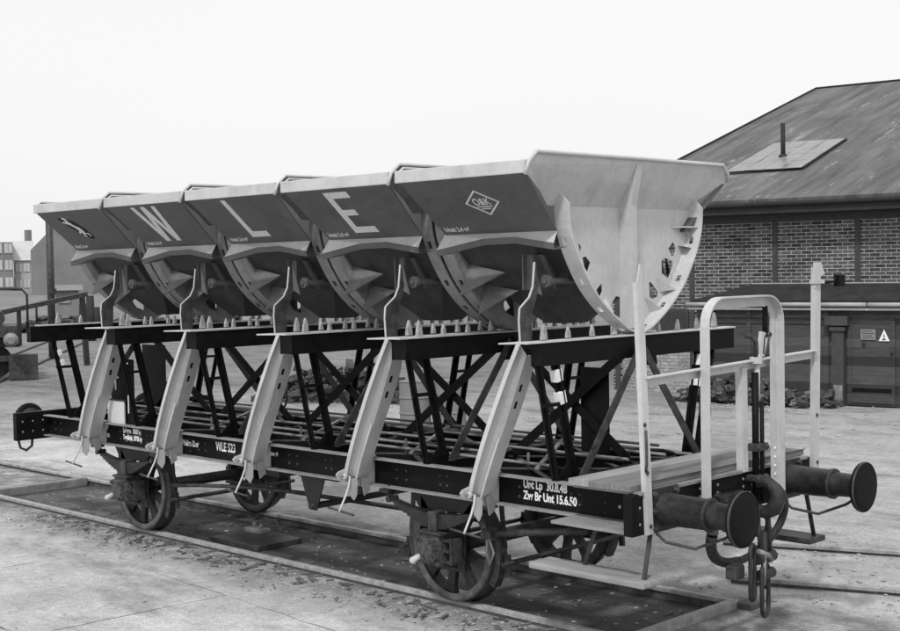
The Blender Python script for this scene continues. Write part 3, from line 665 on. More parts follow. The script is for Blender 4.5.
# lettering on the near side panels: panel runs from (y -.945, z 3.125) up to (y -1.335, z 3.56)
def on_panel(k, u, v):
    """u along x from the hopper middle, v up the slope from the lower edge; k = hopper number from the near end"""
    xc = HC; d = Vector((0, -.47, .42)).normalized(); n = Vector((0, -.42, -.47)).normalized()
    return Vector((xc+u, -.90, 3.125))+d*v+n*.0065
PE = Vector((0, -.47, .42)).normalized()
def panel_obj(me, name, k, u, v, mat='letters', n_off=0.0):
    o = mesh_obj(me, name, mat, hoppers[k], frame(on_panel(k, u, v)+Vector((0, -.7, -.65))*n_off, (1, 0, 0), PE)); return o
def stroke_mesh(segs, w):
    m = MB()
    for a, b in segs: m.bar((a[0], a[1], 0), (b[0], b[1], 0), w, .002, (0, 0, 1))
    me = bpy.data.meshes.new('strokes'); m.bm.to_mesh(me); m.bm.free(); return me
# E (hopper 1 from near end), L, W
def blocks(rects):
    m = MB()
    for x0, x1, y0, y1 in rects: m.box(x0, x1, y0, y1, -.001, .001)
    me = bpy.data.meshes.new('letter'); m.bm.to_mesh(me); m.bm.free(); return me
panel_obj(blocks([(0, .075, 0, .51), (.075, .31, 0, .075), (.075, .23, .22, .29), (.075, .31, .435, .51)]), 'letter_e', 1, -.115, .08)
panel_obj(blocks([(0, .072, 0, .51), (.072, .285, 0, .075)]), 'letter_l', 2, -.115, .09)
def w_mesh():
    m = MB(); h = .51; t_ = .07
    for a, b, zz in ((0, .09, 0), (.18, .10, .0006), (.19, .28, .0012), (.38, .29, .0018)):
        m.poly([(a-t_/2, h, zz), (a+t_/2, h, zz), (b+t_/2, 0, zz), (b-t_/2, 0, zz)], .002, (0, 0, 1))
    me = bpy.data.meshes.new('letter'); m.bm.to_mesh(me); m.bm.free(); return me
panel_obj(w_mesh(), 'letter_w', 3, -.15, .092)
# maker's diamond with O & K
def diamond():
    pts = [(-.185, .0), (0, .142), (.185, .0), (0, -.142)]
    me = curve_mesh([pts, [(x*.87, y*.87) for x, y in pts]], .001); return me
panel_obj(diamond(), 'diamond_mark', 0, .125, .352)
panel_obj(text_mesh('O&K', .105, .001, .001, .82), 'diamond_letters', 0, .03, .328)
panel_obj(blocks([(-.08, .08, -.028, -.019), (-.05, .05, -.052, -.043)]), 'diamond_underline', 0, .125, .332)
# leaping horse
horse = [(-.02, .0), (.02, .07), (.10, .10), (.22, .08), (.33, .10), (.40, .17), (.47, .155), (.50, .10), (.46, .09), (.42, .09), (.40, .03), (.47, .0), (.50, -.04), (.46, -.045), (.38, -.01), (.33, .01), (.20, .0), (.12, -.03), (.14, -.11), (.10, -.115), (.06, -.04), (.02, -.10), (-.03, -.13), (-.05, -.10), (-.01, -.06), (-.04, .0), (-.12, .03), (-.13, -.03), (-.16, .02), (-.10, .07)]
def rotp(pts, a, s): return [((x-.2)*s*math.cos(a)-y*s*math.sin(a), (x-.2)*s*math.sin(a)+y*s*math.cos(a)) for x, y in pts]
shield = [(-.20, .18), (-.08, .19), (.07, .12), (.16, .0), (.19, -.14), (.12, -.17), (.0, -.10), (-.11, .04)]
panel_obj(curve_mesh([shield], .0006), 'emblem_ground', 4, -.085, .345, 'black')
panel_obj(curve_mesh([rotp([(-x+.35, y) for x, y in horse], R(-42), .60)], .0012), 'horse_emblem', 4, -.075, .345, 'letters', .002)
for k in range(5):
    panel_obj(text_mesh('Inhalt 2,4 m\u00b3', .070, .001, .0010, .80), 'small_writing', k, -.51, .04)
# writing on the sill
def sill_text(body, size, x, z, sx=1, bold=.0015, ls=.95, nm='sill_writing'):
    mesh_obj(text_mesh(body, size, .001, bold, sx, 1.0, ls), nm, 'white', W, frame((x, -SY-.0085, z), (1, 0, 0), (0, 0, 1)))
sill_text('Unt Lp  30.8.48\nZw Br Unt 15.6.50', .094, -1.30, 1.088, .76, .0030, .95)
sill_text('WLE 523', .125, -5.47, 1.035, .70, .003)
sill_text('Inhalt 5 Mulden 12 m\u00b3', .085, -6.24, 1.04, .62, .0025)
sill_text('L\u00fcP\n8  m', .085, -7.62, 1.09, .7, .0025)
sill_text('Ladegew.  18000 kg\nTragf\u00e4higk. 18900 kg', .080, -7.22, 1.085, .56, .0025)
sill_text('\u2190Lastw.\u2192', .065, -4.68, 1.06, .8, .002)

# --- platform, posts and rails at the near end
m = MB()
for a, b in ((-.42, -.235), (-.23, -.045)):
    m.box(a, b, -1.20, 1.22, 1.215, 1.262, .004)
pf = m.build('platform', 'plank', W)
m = MB(); m.box(-.62, -.425, -1.20, 1.22, 1.215, 1.263, .004); m.build('rear_plank', 'plank_pale', pf)
m = MB(); m.box(-.60, .015, -1.16, 1.18, 1.192, 1.213); m.build('platform_edge', 'mid', pf)
m = MB(); m.bar((-.04, -1.02, 1.264), (-.04, 1.24, 1.264), .008, .004); m.build('edge_strip', 'iron', pf)
def post(a, b, nm, mat='light', w=.085):
    m = MB(); a = Vector(a); b = Vector(b)
    m.bar(a, b, .010, w, (0, 1, 0)); m.bar(a+Vector((-.018, -w/2, 0)), b+Vector((-.018, -w/2, 0)), .036, .010, (0, 1, 0))
    return m.build(nm, mat, W)
p1 = post((.025, -1.06, .90), (.022, -1.15, 2.72), 'corner_post', w=.066)
m = MB(); m.poly([(.022, -1.183, 2.715), (.022, -1.117, 2.715), (.022, -1.125, 2.84), (.022, -1.15, 2.85)], .010, (1, 0, 0)); m.build('post_tip', 'light', p1)
m = MB()
for zz in (1.35, 1.70, .96): m.dome((.032, -1.06-.079*(zz-.9), zz), (1, 0, 0), .017)
m.build('post_bolt', 'iron', p1)
m = MB(); m.tube([(.04, -1.12, 1.66), (.05, -1.13, 1.56), (.05, -1.13, 1.42), (.035, -1.12, 1.36)], .010, 8); m.build('post_hook', 'iron', p1)
p2 = post((.025, 1.30, .95), (.022, 1.355, 2.80), 'corner_post')
m = MB()
for zz in (1.55, 1.15): m.dome((.032, 1.31, zz), (1, 0, 0), .017)
m.build('post_bolt', 'iron', p2)
m = MB(); m.poly([(.02, 1.30, 2.62), (.02, 1.30, 2.84), (.02, 1.40, 2.84), (.02, 1.46, 2.74), (.02, 1.38, 2.72), (.02, 1.36, 2.62)], .02, (1, 0, 0)); m.box(-.02, .05, 1.29, 1.42, 2.66, 2.69); m.build('lamp_bracket', 'light', p2)
m = MB(); m.tube([(.03, 1.38, 2.665), (.03, 1.60, 2.67), (.03, 1.66, 2.70)], .012, 8); m.box(.0, .06, 1.66, 1.76, 2.63, 2.73, .008); m.build('signal_holder', 'black', p2)
# hoop
def channel_hoop():
    m = MB(); yl, yr, zt, rr = -.40, .58, 2.545, .17; pts = [(yl, .94)]
    pts += [(yl, zt-rr)]+[(yl+rr-rr*math.cos(R(a)), zt-rr+rr*math.sin(R(a))) for a in range(15, 91, 15)]
    pts += [(yr-rr+rr*math.sin(R(a)), zt-rr+rr*math.cos(R(a))) for a in range(0, 91, 15)]+[(yr, .94)]
    cx = (yl+yr)/2; rings = []
    prof = [(.05, -.045), (.05, .045), (.062, .045), (.062, -.033), (.13, -.033), (.13, -.045)]
    N = len(pts)
    for i, (y, z) in enumerate(pts):
        a = Vector(pts[max(i-1, 0)]); b = Vector(pts[min(i+1, N-1)]); d = (b-a).normalized(); nn = Vector((d.y, -d.x))    # inward
        rings.append([(px, y+nn.x*q, z+nn.y*q) for px, q in prof])
    m.loft(rings); return m.build('rail_hoop', 'light', W)
hp = channel_hoop()
m = MB()
for yy in (-.40, .58):
    for zz in (1.0, 1.07, 1.14, 1.21, 1.28, 1.35): m.dome((.063, yy, zz), (1, 0, 0), .013)
m.build('hoop_rivets', 'white', hp)
m = MB(); m.ell((-.0, -1.10, 2.035), (-.0, 1.30, 2.10), .06, .065, (0, 0, -1), .010); m.build('guard_rail', 'light', W)
# hand brake column
m = MB(); m.bar((.02, .21, 1.2), (.02, .205, 2.02), .012, .07, (0, 1, 0)); m.bar((-.01, .18, 1.2), (-.01, .175, 2.02), .06, .01, (0, 1, 0)); br = m.build('brake_post', 'light', W)
m = MB(); m.tube([(.05, .315, .95), (.05, .315, 1.98)], .028, 10); m.tube([(.09, .345, .95), (.09, .345, 1.75)], .018, 10); bc = m.build('brake_spindle', 'black', W)
m = MB(); m.tube([(.05, .345, 1.70), (.05, .345, 2.12)], .024, 10); m.lathe([(0, 0), (0, .05), (.05, .05), (.05, 0)], (.05, .33, 2.05), (0, 0, 1), 14); m.build('spindle_sleeve', 'light', bc)
m = MB(); m.tube([(.05, .33, 2.09), (.05, .33, 2.22), (.05, .26, 2.26), (.05, .17, 2.28)], .02, 8); m.tube([(.05, .42, 2.12), (.05, .44, 2.26), (.05, .54, 2.27)], .02, 8); m.build('crank_handle', 'iron', bc)
m = MB(); m.tube([(.05, .47, 2.25), (.05, .47, 2.50)], .022, 8); m.build('crank_grip', 'black', bc)
m = MB(); m.poly([(.05, .36, 2.10), (.05, .43, 2.10), (.05, .50, 2.28), (.05, .40, 2.30)], .03, (1, 0, 0)); m.build('crank_cheek', 'light', bc)
for za, zb in ((1.36, 1.42), (1.12, 1.17)):
    m = MB(); m.box(.0, .11, .24, .41, za, zb, .01)
    for yy in (.26, .39): m.dome((.11, yy, (za+zb)/2), (1, 0, 0), .021)
    m.build('spindle_clamp', 'iron', bc)

# --- buffers
def buffer(y, e):
    x = 0 if e > 0 else XE; z = 1.06
    m = MB(); L = .63
    m.lathe([(0, 0), (0, .13), (.02, .125), (.06, .118), (.40, .112), (.405, .122), (.43, .122), (.43, .10), (.43, 0)], (x, y, z), (e, 0, 0), 36, True)
    m.box(min(x, x+e*.025), max(x, x+e*.025), y-.17, y+.17, z-.16, z+.16, .006)
    b = m.build('buffer', 'black2', W)
    m = MB(); m.lathe([(.42, .098), (.60, .092), (.62, .12), (.64, .15)], (x, y, z), (e, 0, 0), 32, True); m.build('plunger', 'black2', b)
    m = MB(); pr = [(.635, 0), (.635, .15), (.655, .19), (.668, .198), (.685, .196), (.692, .188)]+([(.696, .12), (.70, 0)] if y < 0 else [(.694, .1), (.694, 0)])
    m.lathe(pr, (x, y, z), (e, 0, 0), 40, True); m.build('buffer_head', 'black', b)
    m = MB(); m.lathe([(.678, .198), (.684, .2005), (.692, .1985), (.6935, .194)], (x, y, z), (e, 0, 0), 40, True); m.build('head_rim', 'iron', b)
    for dy in (-.135, .135):
        for dz in (-.125, 0, .125): m = MB(); m.hexnut((x+e*.025, y+dy, z+dz), (e, 0, 0), .024, .022); m.dome((x+e*.045, y+dy, z+dz), (e, 0, 0), .014); m.build('buffer_bolt', 'iron', b)
for y in (-.875, .875):
    buffer(y, 1); buffer(max(y, -.80), -1)
# shunter's handles under the buffers
for y in (-.875, .875):
    m = MB(); m.tube([(.03, y-.12, .90), (.10, y-.10, .84), (.28, y+.0, .80), (.46, y+.12, .88), (.5, y+.13, .91)], .012, 8); m.build('grab_handle', 'iron', W)
m = MB(); m.tube([(XE-.05, -1.28, .92), (XE-.03, -1.26, .80), (XE+.0, -1.20, .77), (XE+.02, -1.14, .82), (XE, -1.12, .92)], .016, 8); m.build('grab_handle', 'iron', W)
# draw hook and screw coupling
m = MB()
m.tube([(.0, 0, 1.0), (.15, 0, .985), (.24, 0, .955), (.33, 0, .945), (.405, 0, .985), (.435, 0, 1.06), (.415, 0, 1.13), (.36, 0, 1.175), (.295, 0, 1.175), (.255, 0, 1.145)], [.042, .042, .045, .055, .062, .06, .052, .042, .032, .02], 12); m.box(0.0, .05, -.14, .14, .92, 1.07, .01)
hook = m.build('draw_hook', 'black2', W)
m = MB(); m.box(.03, .12, -.30, -.12, .99, 1.08, .012); m.hexnut((.12, -.22, 1.035), (1, 0, 0), .03, .03); m.hexnut((.12, -.35, 1.10), (1, 0, 0), .025, .03); m.build('hook_plate', 'black2', hook)
m = MB(); m.tube([(.30, -.06, .97), (.31, -.07, .80), (.32, -.06, .60)], .016, 8); m.tube([(.30, .06, .97), (.31, .07, .80), (.32, .06, .60)], .022, 8); m.lathe([(-.11, 0), (-.11, .045), (.11, .045), (.11, 0)], (.32, 0, .60), (0, 1, 0), 12); m.tube([(.31, 0, .80), (.32, 0, .36)], .026, 10)
m.lathe([(-.095, 0), (-.095, .042), (.095, .042), (.095, 0)], (.32, 0, .47), (0, 1, 0), 12); m.build('coupling_screw', 'black2', hook)
def link(cx, cy, z0, z1, w, r, ax='y'):
    pts = []
    for a in range(0, 181, 20): pts.append((math.cos(R(a))*w, z1-w+math.sin(R(a))*w))
    for a in range(180, 361, 20): pts.append((math.cos(R(a))*w, z0+w+math.sin(R(a))*w))
    d = Vector((-.25, 1, 0)).normalized() if ax == 'y' else Vector((1, .2, 0)).normalized()
    return [Vector((cx, cy, 0))+d*a+Vector((0, 0, b)) for a, b in pts]
m = MB(); m.tube(link(.32, -.18, .30, .72, .052, .013), .016, 10, True); m.build('coupling_link', 'black2', hook)
m = MB(); m.tube(link(.33, -.02, .15, .56, .080, .015), .017, 10, True); m.build('coupling_link', 'black2', hook)
m = MB(); m.tube([(.32, -.10, .66), (.36, -.02, .62), (.36, .02, .58)], .022, 8); m.tube([(.35, -.07, .40), (.35, -.06, .62)], .017, 8); m.build('coupling_lever', 'rod', hook)
# air hose hanging in a wide loop
m = MB(); pts = []
for k in range(23):
    a = R(182+k*10.4); pts.append((.20+.10*math.sin(a), -.03+.50*math.cos(a), .84+.30*math.sin(a)+.04*math.cos(a)*0))
m.tube(pts, [.042]*5+[.038]*4+[.031]*14, 12); ho = m.build('air_hose', 'black2', W)
m = MB(); m.lathe([(0, 0), (0, .045), (.09, .045), (.09, 0)], (.2, -.53, .84), (0, .05, 1), 10); m.build('hose_coupling', 'iron', ho)
m = MB(); m.box(.14, .24, -.28, -.15, .45, .56, .02); m.build('hose_end', 'iron', ho)
# --- foot steps
def step(y, x0, x1, z, s):
    m = MB(); m.box(x0, x1, y-.13, y+.13, z-.05, z, .014); st = m.build('foot_step', 'step' if s < 0 else 'iron', W)
    m = MB(); m.bar((x0+.06, y+s*.10, z-.03), (x1-.02, y+s*.10, z-.03), .012, .05); m.build('step_angle', 'iron', st)
    m = MB(); m.bar((x0+.50, s*.95, .93), (x0+.40, y-s*.06, z), .035, .012, (0, 1, 0)); m.build('step_hanger', 'iron', st)
    m = MB(); m.bar((x1-.06, s*1.02, .93), (x1-.06, y+s*.04, z), .035, .012, (0, 1, 0)); m.build('step_hanger', 'iron', st)
step(-1.07, -1.03, .06, .575, -1)
step(1.10, -.70, .15, .56, 1)

# --- running gear
def wheel(x, y, s, parent):
    z = .47; m = MB()
    m.lathe([(-.065, .405), (-.065, .468), (.045, .474), (.05, .50), (.075, .50), (.08, .475), (.08, .405), (-.065, .405)], (x, y, z), (0, -s, 0), 56, True)
    w = m.build('wheel', 'black2', parent)
    m = MB(); m.lathe([(-.09, 0), (-.09, .085), (-.06, .10), (.09, .10), (.09, 0)], (x, y, z), (0, -s, 0), 24)
    for k in range(9):
        a = 2*math.pi*k/9+.35; d = Vector((math.cos(a), 0, math.sin(a))); t_ = Vector((-d.z, 0, d.x))
        o = Vector((x, y, z)); yy = Vector((0, 1, 0)); r1 = []
        for rr_, ww, tt in ((.085, .052, .030), (.22, .040, .022), (.36, .045, .024), (.41, .065, .03)):
            c = o+d*rr_; r1.append([c-t_*ww-yy*tt, c+t_*ww-yy*tt, c+t_*ww+yy*tt, c-t_*ww+yy*tt])
        m.loft(r1)
    m.build('wheel_centre', 'black2', parent)
    m = MB(); m.lathe([(.0, .40), (.012, .44), (.012, .463), (.0, .468)], (x, y+s*.066, z), (0, s, 0), 56, True); m.build('tyre_face', 'tyre', parent)
for x in (-2.226, -7.054):
    m = MB(); m.tube([(x, -1.08, .47), (x, 1.08, .47)], .06, 14); ax = m.build('wheelset', 'black2', W)
    for s in (-1, 1):
        wheel(x, s*.765, s, ax)
        yb = s*1.0
        m = MB(); m.box(x-.125, x+.115, yb-.10, yb+.13, .35, .625, .028)
        m.box(x-.105, x+.085, yb+s*.115-.04, yb+s*.115+.04, .38, .60, .03); m.box(x-.155, x-.11, yb-.07, yb+.10, .56, .61, .012); bx_ = m.build('axle_box', 'rough', W)
        m = MB()
        for zz in (.57, .48, .39): m.box(x+.10, x+.20, yb-.05, yb+.09, zz-.008, zz+.008)
        m.box(x+.19, x+.21, yb-.05, yb+.09, .37, .59, .006)
        m.build('guide_shoe', 'iron', bx_); m = MB()
        for dx, dz in ((-.08, .57), (.06, .57), (-.08, .40), (.06, .40)): m.hexnut((x+dx, yb+s*.145, dz), (0, s, 0), .017, .022)
        m.build('cover_bolts', 'iron', bx_); m = MB(); m.box(x-.14, x+.14, yb-.11, yb+.13, .615, .64, .01); m.build('box_cap', 'iron', bx_)
        m = MB(); m.tube([(x-.07, yb+s*.14, .43), (x-.09, yb+s*.21, .40)], .028, 8); m.dome((x-.09, yb+s*.20, .40), (-.2, s, -.3), .034, .03); m.build('oil_plug', 'light', bx_)
        # leaf spring: stack of leaves curved upward towards the ends
        m = MB()
        for k in range(8):
            L = .54-.055*k; n = 12; th = .0145; zc = .775-k*.0155; r0 = []
            for q in range(n+1):
                xx = -L+2*L*q/n; zz = zc+.065*(xx/.54)**2
                r0.append([(x+xx, yb-.045, zz-th/2+.001), (x+xx, yb+.045, zz-th/2+.001), (x+xx, yb+.045, zz+th/2), (x+xx, yb-.045, zz+th/2)])
            m.loft(r0)
        sp = m.build('leaf_spring', 'black2', W)
        m = MB(); m.box(x-.05, x+.05, yb-.06, yb+.06, .61, .80, .006); m.build('spring_buckle', 'iron', sp)
        for e in (-1, 1):
            m = MB(); m.lathe([(-.055, 0), (-.055, .028), (.055, .028), (.055, 0)], (x+e*.55, yb, .845), (0, 1, 0), 12); m.bar((x+e*.55, yb, .85), (x+e*.63, yb-s*.02, .935), .05, .02, (0, 1, 0)); m.box(x+e*.60-.06, x+e*.60+.06, yb-.06, yb+.05, .895, .93, .008); m.build('spring_shackle', 'black2', sp)
        # axle guard (W iron)
        m = MB(); yg = s*.885
        for e in (-1, 1):
            m.poly([(x+e*.13, yg, .30), (x+e*.21, yg, .30), (x+e*.23, yg, .66), (x+e*.44, yg, .93), (x+e*.34, yg, .93), (x+e*.15, yg, .72)], .016, (0, 1, 0))
        m.box(x-.30, x+.30, yg-.008, yg+.008, .78, .93); m.box(x-.22, x+.22, yg-.012, yg+.012, .285, .315, .004)
        ag = m.build('axle_guard', 'black2', W)
        # brake shoes and hangers
        for e in (-1, 1):
            m = MB(); pts = []
            c = Vector((x, s*.765, .47)); out_, inn_ = [], []
            for a in range(-32, 25, 8):
                aa = R(a) if e > 0 else R(180-a)
                out_.append(c+Vector((math.cos(aa)*.545, 0, math.sin(aa)*.545))); inn_.append(c+Vector((math.cos(aa)*.487, 0, math.sin(aa)*.487)))
            m.poly(out_+inn_[::-1], .085, (0, 1, 0)); sh = m.build('brake_shoe', 'iron', W)
            m = MB(); m.bar((x+e*.56, s*.765, .52), (x+e*.52, s*.765, .93), .045, .014, (0, 1, 0)); m.bar((x+e*.585, s*.765, .47), (x+e*.60, s*.765, .30), .05, .03, (0, 1, 0)); m.build('shoe_hanger', 'black2', sh)
    for e in (-1, 1):
        m = MB(); m.tube([(x+e*.60, -.84, .40), (x+e*.60, .84, .40)], .022, 8); m.build('brake_beam', 'black2', W)
# brake rigging between the axles
for y, z in ((-.15, .52), (.12, .44)):
    m = MB(); m.tube([(-6.4, y, z), (-2.8, y, z+.04)], .017, 8); m.build('brake_rod', 'black2', W)
m = MB(); m.tube([(-4.1, -.84, .60), (-4.1, .84, .60)], .032, 10); m.build('brake_shaft', 'black2', W)
for y in (-.80, .80, -.2):
    m = MB(); m.poly([(-4.30, y, .935), (-3.90, y, .935), (-4.05, y, .56), (-4.15, y, .56)], .014, (0, 1, 0)); m.build('shaft_hanger', 'black2', W)
m = MB(); m.tube([(-6.45, -.86, .56), (-5.9, -.86, .62), (-5.3, -.80, .66), (-4.4, -.6, .66)], .020, 8); m.build('brake_pipe', 'iron', W)
m = MB(); m.tube([(-1.65, -.88, .66), (-1.2, -.86, .73), (-.75, -.84, .79)], .030, 10); m.lathe([(0, 0), (0, .055), (.04, .065), (.10, .055), (.12, 0)], (-1.68, -.88, .655), (-1, 0, -.15), 14); m.build('brake_lever', 'iron', W)
m = MB(); m.tube([(-1.72, -.92, .62), (-1.71, -.94, .50), (-1.70, -.92, .40), (-1.67, -.90, .50), (-1.70, -.92, .62)], .011, 6); m.build('chain_loop', 'rod', W)
# air reservoir and triple valve
m = MB(); m.lathe([(0, 0), (.01, .10), (.06, .15), (.66, .15), (.71, .10), (.72, 0)], (-5.6, .25, .76), (1, 0, 0), 24, True); m.build('air_reservoir', 'black2', W)
m = MB(); m.lathe([(0, 0), (.01, .12), (.05, .17), (.40, .17), (.44, .12), (.45, 0)], (-3.6, .2, .75), (1, 0, 0), 24, True); m.build('brake_cylinder', 'black2', W)
m = MB(); m.box(-5.45, -5.2, -.35, -.1, .70, .93, .02); m.build('valve_box', 'black2', W)
m = MB(); m.tube([(-8.9, .02, .86), (-6, .02, .88), (-3, .02, .88), (-.1, .02, .86)], .022, 8); m.build('train_pipe', 'black2', W)
# handwheel and lever inside the far part of the frame
m = MB(); m.tube([(-6.35+.17*math.cos(R(a)), .55, 1.42+.17*math.sin(R(a))) for a in range(0, 360, 18)], .012, 8, True); m.tube([(-6.35, .55, 1.2), (-6.35, .55, 1.78)], .016, 8); m.box(-6.39, -6.31, .52, .58, 1.56, 1.64, .01); m.build('hand_wheel', 'iron', W)
m = MB(); m.tube([(-.68, .70, 1.2), (-.68, .70, 1.75)], .014, 8); m.tube([(-.68+.0*a, .70+.03*math.cos(R(a)), 1.80+.04*math.sin(R(a))) for a in range(0, 360, 30)], .008, 6, True); m.box(-.72, -.64, .66, .74, 1.55, 1.66, .01); m.build('valve_stem', 'iron', W)
m = MB(); m.tube([(-1.15, .2, 1.27), (-.95, .45, 1.26), (-.85, .55, 1.22), (-.83, .60, 1.13)], .016, 8); m.build('hook_lever', 'black', W)

# =================================================================== BUILDING AT THE RIGHT (local frame: x along the facade, y away from the viewer)
BL, BR = (-7.4, 15.8, 0), R(8)
shed = thing('brick_workshop', 'long dark brick workshop with streaked felt roof and rooftop skylight', 'building', BL, None, BR)
def loc(o):   # parts of the workshop are drawn in its own frame
    o.parent = shed; o.matrix_parent_inverse = Matrix.Identity(4); return o
def LB(m, name, mat, parent=None):
    o = m.build(name, mat)
    o.parent = parent or shed
    return o
E0, E1, DW = -5.95, 26.0, 29.0
m = MB(); m.box(E0, E1, 1.0, 1.3, -.15, 3.98); wl = LB(m, 'brick_wall', 'brick')
m = MB(); m.box(E0, E0+.3, 1.302, DW-1, -.15, 3.98); m.poly([(E0+.15, 1.31, 3.98), (E0+.15, DW-1, 3.98), (E0+.15, 14.5, 8.1)], .3, (1, 0, 0)); LB(m, 'gable_wall', 'brick_y')
for s in (-3.91, -1.94, -.13, 1.75, 3.6, 5.4, E0+.12):
    m = MB(); m.box(s-.055, s+.055, .975, 1.003, -.1, 3.95); LB(m, 'timber_post', 'beamwood')
m = MB(); m.box(E0, E1, .97, 1.003, 3.70, 3.86); LB(m, 'timber_rail', 'beamwood')
# lower brick infill and windows left of the lean-to
m = MB(); m.box(-5.7, -3.98, .985, 1.002, -.1, 1.02); LB(m, 'lower_infill', 'brick_low')
for x0, x1 in ((-5.65, -4.95), (-4.82, -4.0)):
    m = MB(); m.box(x0, x1, .955, .999, 1.05, 1.82); w_ = LB(m, 'window', 'beamwood')
    for k in range(2):
        a = x0+.05+k*(x1-x0-.06)/2; m = MB(); m.box(a, a+(x1-x0)/2-.07, .948, .956, 1.1, 1.77); g = m.build('pane', 'glass'); g.parent = w_
# roof
zE, zR, yR = 4.14, 8.22, 14.5
m = MB()
sl = (zR-zE)/(yR-.45)
m.poly([(E0-.25, .45, zE), (E1, .45, zE), (E1, yR, zR), (E0-.25, yR, zR)], .10, (0, -sl, 1)); m.poly([(E0-.25, yR, zR-.001), (E1, yR, zR-.001), (E1, 2*yR-.45, zE), (E0-.25, 2*yR-.45, zE)], .10, (0, sl, 1))
rf = LB(m, 'roof', 'roof')
m = MB(); m.box(E0-.2, E1, .50, .97, 3.86, 3.93); m.box(E0-.2, E1, .46, .50, 3.88, 4.08); o = m.build('eave_boards', 'trim'); o.parent = rf
m = MB(); m.tube([(E0-.2, .42, 4.07), (E1, .42, 4.07)], .05, 8); o = m.build('eave_gutter', 'trim'); o.parent = rf
m = MB(); m.bar((E0-.27, .45, zE+.02), (E0-.27, yR, zR+.02), .04, .16); m.bar((E0-.25, yR, zR+.07), (E1, yR, zR+.07), .16, .04); o = m.build('verge_strip', 'trim'); o.parent = rf
def RP(s, y, up=.06): return Vector((s, y, zE+(y-.45)*sl+up))
m = MB(); m.loft([[RP(-3.98, 2.93, .05), RP(-2.09, 3.05, .05), RP(-2.15, 5.97, .05), RP(-4.04, 5.9, .05)], [RP(-3.98, 2.93, .12), RP(-2.09, 3.05, .12), RP(-2.15, 5.97, .12), RP(-4.04, 5.9, .12)]]); sk = LB(m, 'skylight', 'trim')
m = MB()
for a in range(4):
    for b in range(4):
        q0 = (a+.015)/4; q1 = (a+.985)/4; r0 = (b+.01)/4; r1 = (b+.99)/4
        def pp(u, v): return RP(-3.98+u*1.88-.06*v, 2.93+v*2.98, .126+.012*random.random())
        m.poly([pp(q0, r0), pp(q1, r0), pp(q1, r1), pp(q0, r1)], .008, (0, -sl, 1))
o = m.build('glass_panes', 'glassroof'); o.parent = sk
m = MB(); m.tube([(-3.1, 4.27, 5.2), (-3.1, 4.27, 6.17)], .055, 12); m.lathe([(0, .14), (.1, .08)], (-3.1, 4.27, 5.33), (0, 0, 1), 12); LB(m, 'stove_pipe', 'trim')
# lean-to in front
m = MB(); m.poly([(-3.33, -.22, 2.03), (10, -.22, 2.03), (10, .96, 2.36), (-2.45, .96, 2.36)], .05, (0, -.27, 1)); lr = LB(m, 'lean_to_roof', 'trim')
m = MB(); m.box(-2.45, 10, .93, .972, 2.34, 2.40); o = m.build('flashing', 'gutter'); o.parent = lr
m = MB()
for k in range(14): m.tube([(-3.42+k*.985, -.27, 1.975), (-3.42+k*.985+.95, -.27, 1.975)], .045, 10)
o = m.build('gutter', 'gutter'); o.parent = lr
m = MB(); m.box(-3.4, 10, -.24, -.215, 1.86, 1.905); o = m.build('gutter_board', 'light'); o.parent = lr
m = MB(); m.box(-3.28, 10, -.02, .0, -.1, 2.0); m.box(-3.30, -3.26, .001, .98, -.1, 2.05); LB(m, 'board_wall', 'boards')
for s in (-3.24, -2.95, -2.1, -1.55, -.42): 
    m = MB(); m.box(s-.05, s+.05, -.05, -.021, -.1, 1.92); LB(m, 'wall_post', 'boards')
m = MB(); m.box(-3.25, -.1, -.055, -.022, 1.58, 1.66); LB(m, 'wall_rail', 'boards')
m = MB(); m.box(-.26, -.02, -.16, -.02, -.1, 1.5); m.box(-.40, .08, -.22, -.02, 1.55, 1.74, .01); m.box(-.30, .02, -.20, -.02, 1.44, 1.52, .01); LB(m, 'brick_pier', 'beamwood')
m = MB(); m.box(-.22, -.04, -.19, -.162, -.1, .35, .01); LB(m, 'pier_guard', 'timber')
for x0, x1 in ((.03, .98), (1.08, 2.1)):
    m = MB(); m.box(x0, x1, -.05, -.024, -.05, 1.72); m.box(x0, x0+.07, -.068, -.05, -.05, 1.72); m.box(x1-.07, x1, -.068, -.05, -.05, 1.72); m.box(x0+.07, x1-.07, -.066, -.05, 1.6, 1.7); m.box(x0+.07, x1-.07, -.066, -.05, .0, .17); dr = LB(m, 'door', 'boards')
    m = MB(); m.box(x0+.08, x1-.08, -.056, -.0505, .22, .30); o = m.build('door_gap', 'black'); o.parent = dr
    m = MB(); xx = x1-.06 if x0 < .5 else x0+.06; m.tube([(xx, -.09, .95), (xx+.02, -.11, 1.05), (xx, -.09, 1.15)], .012, 6); m.box(xx-.03, xx+.03, -.076, -.069, 1.0, 1.12); o = m.build('door_lock', 'iron'); o.parent = dr
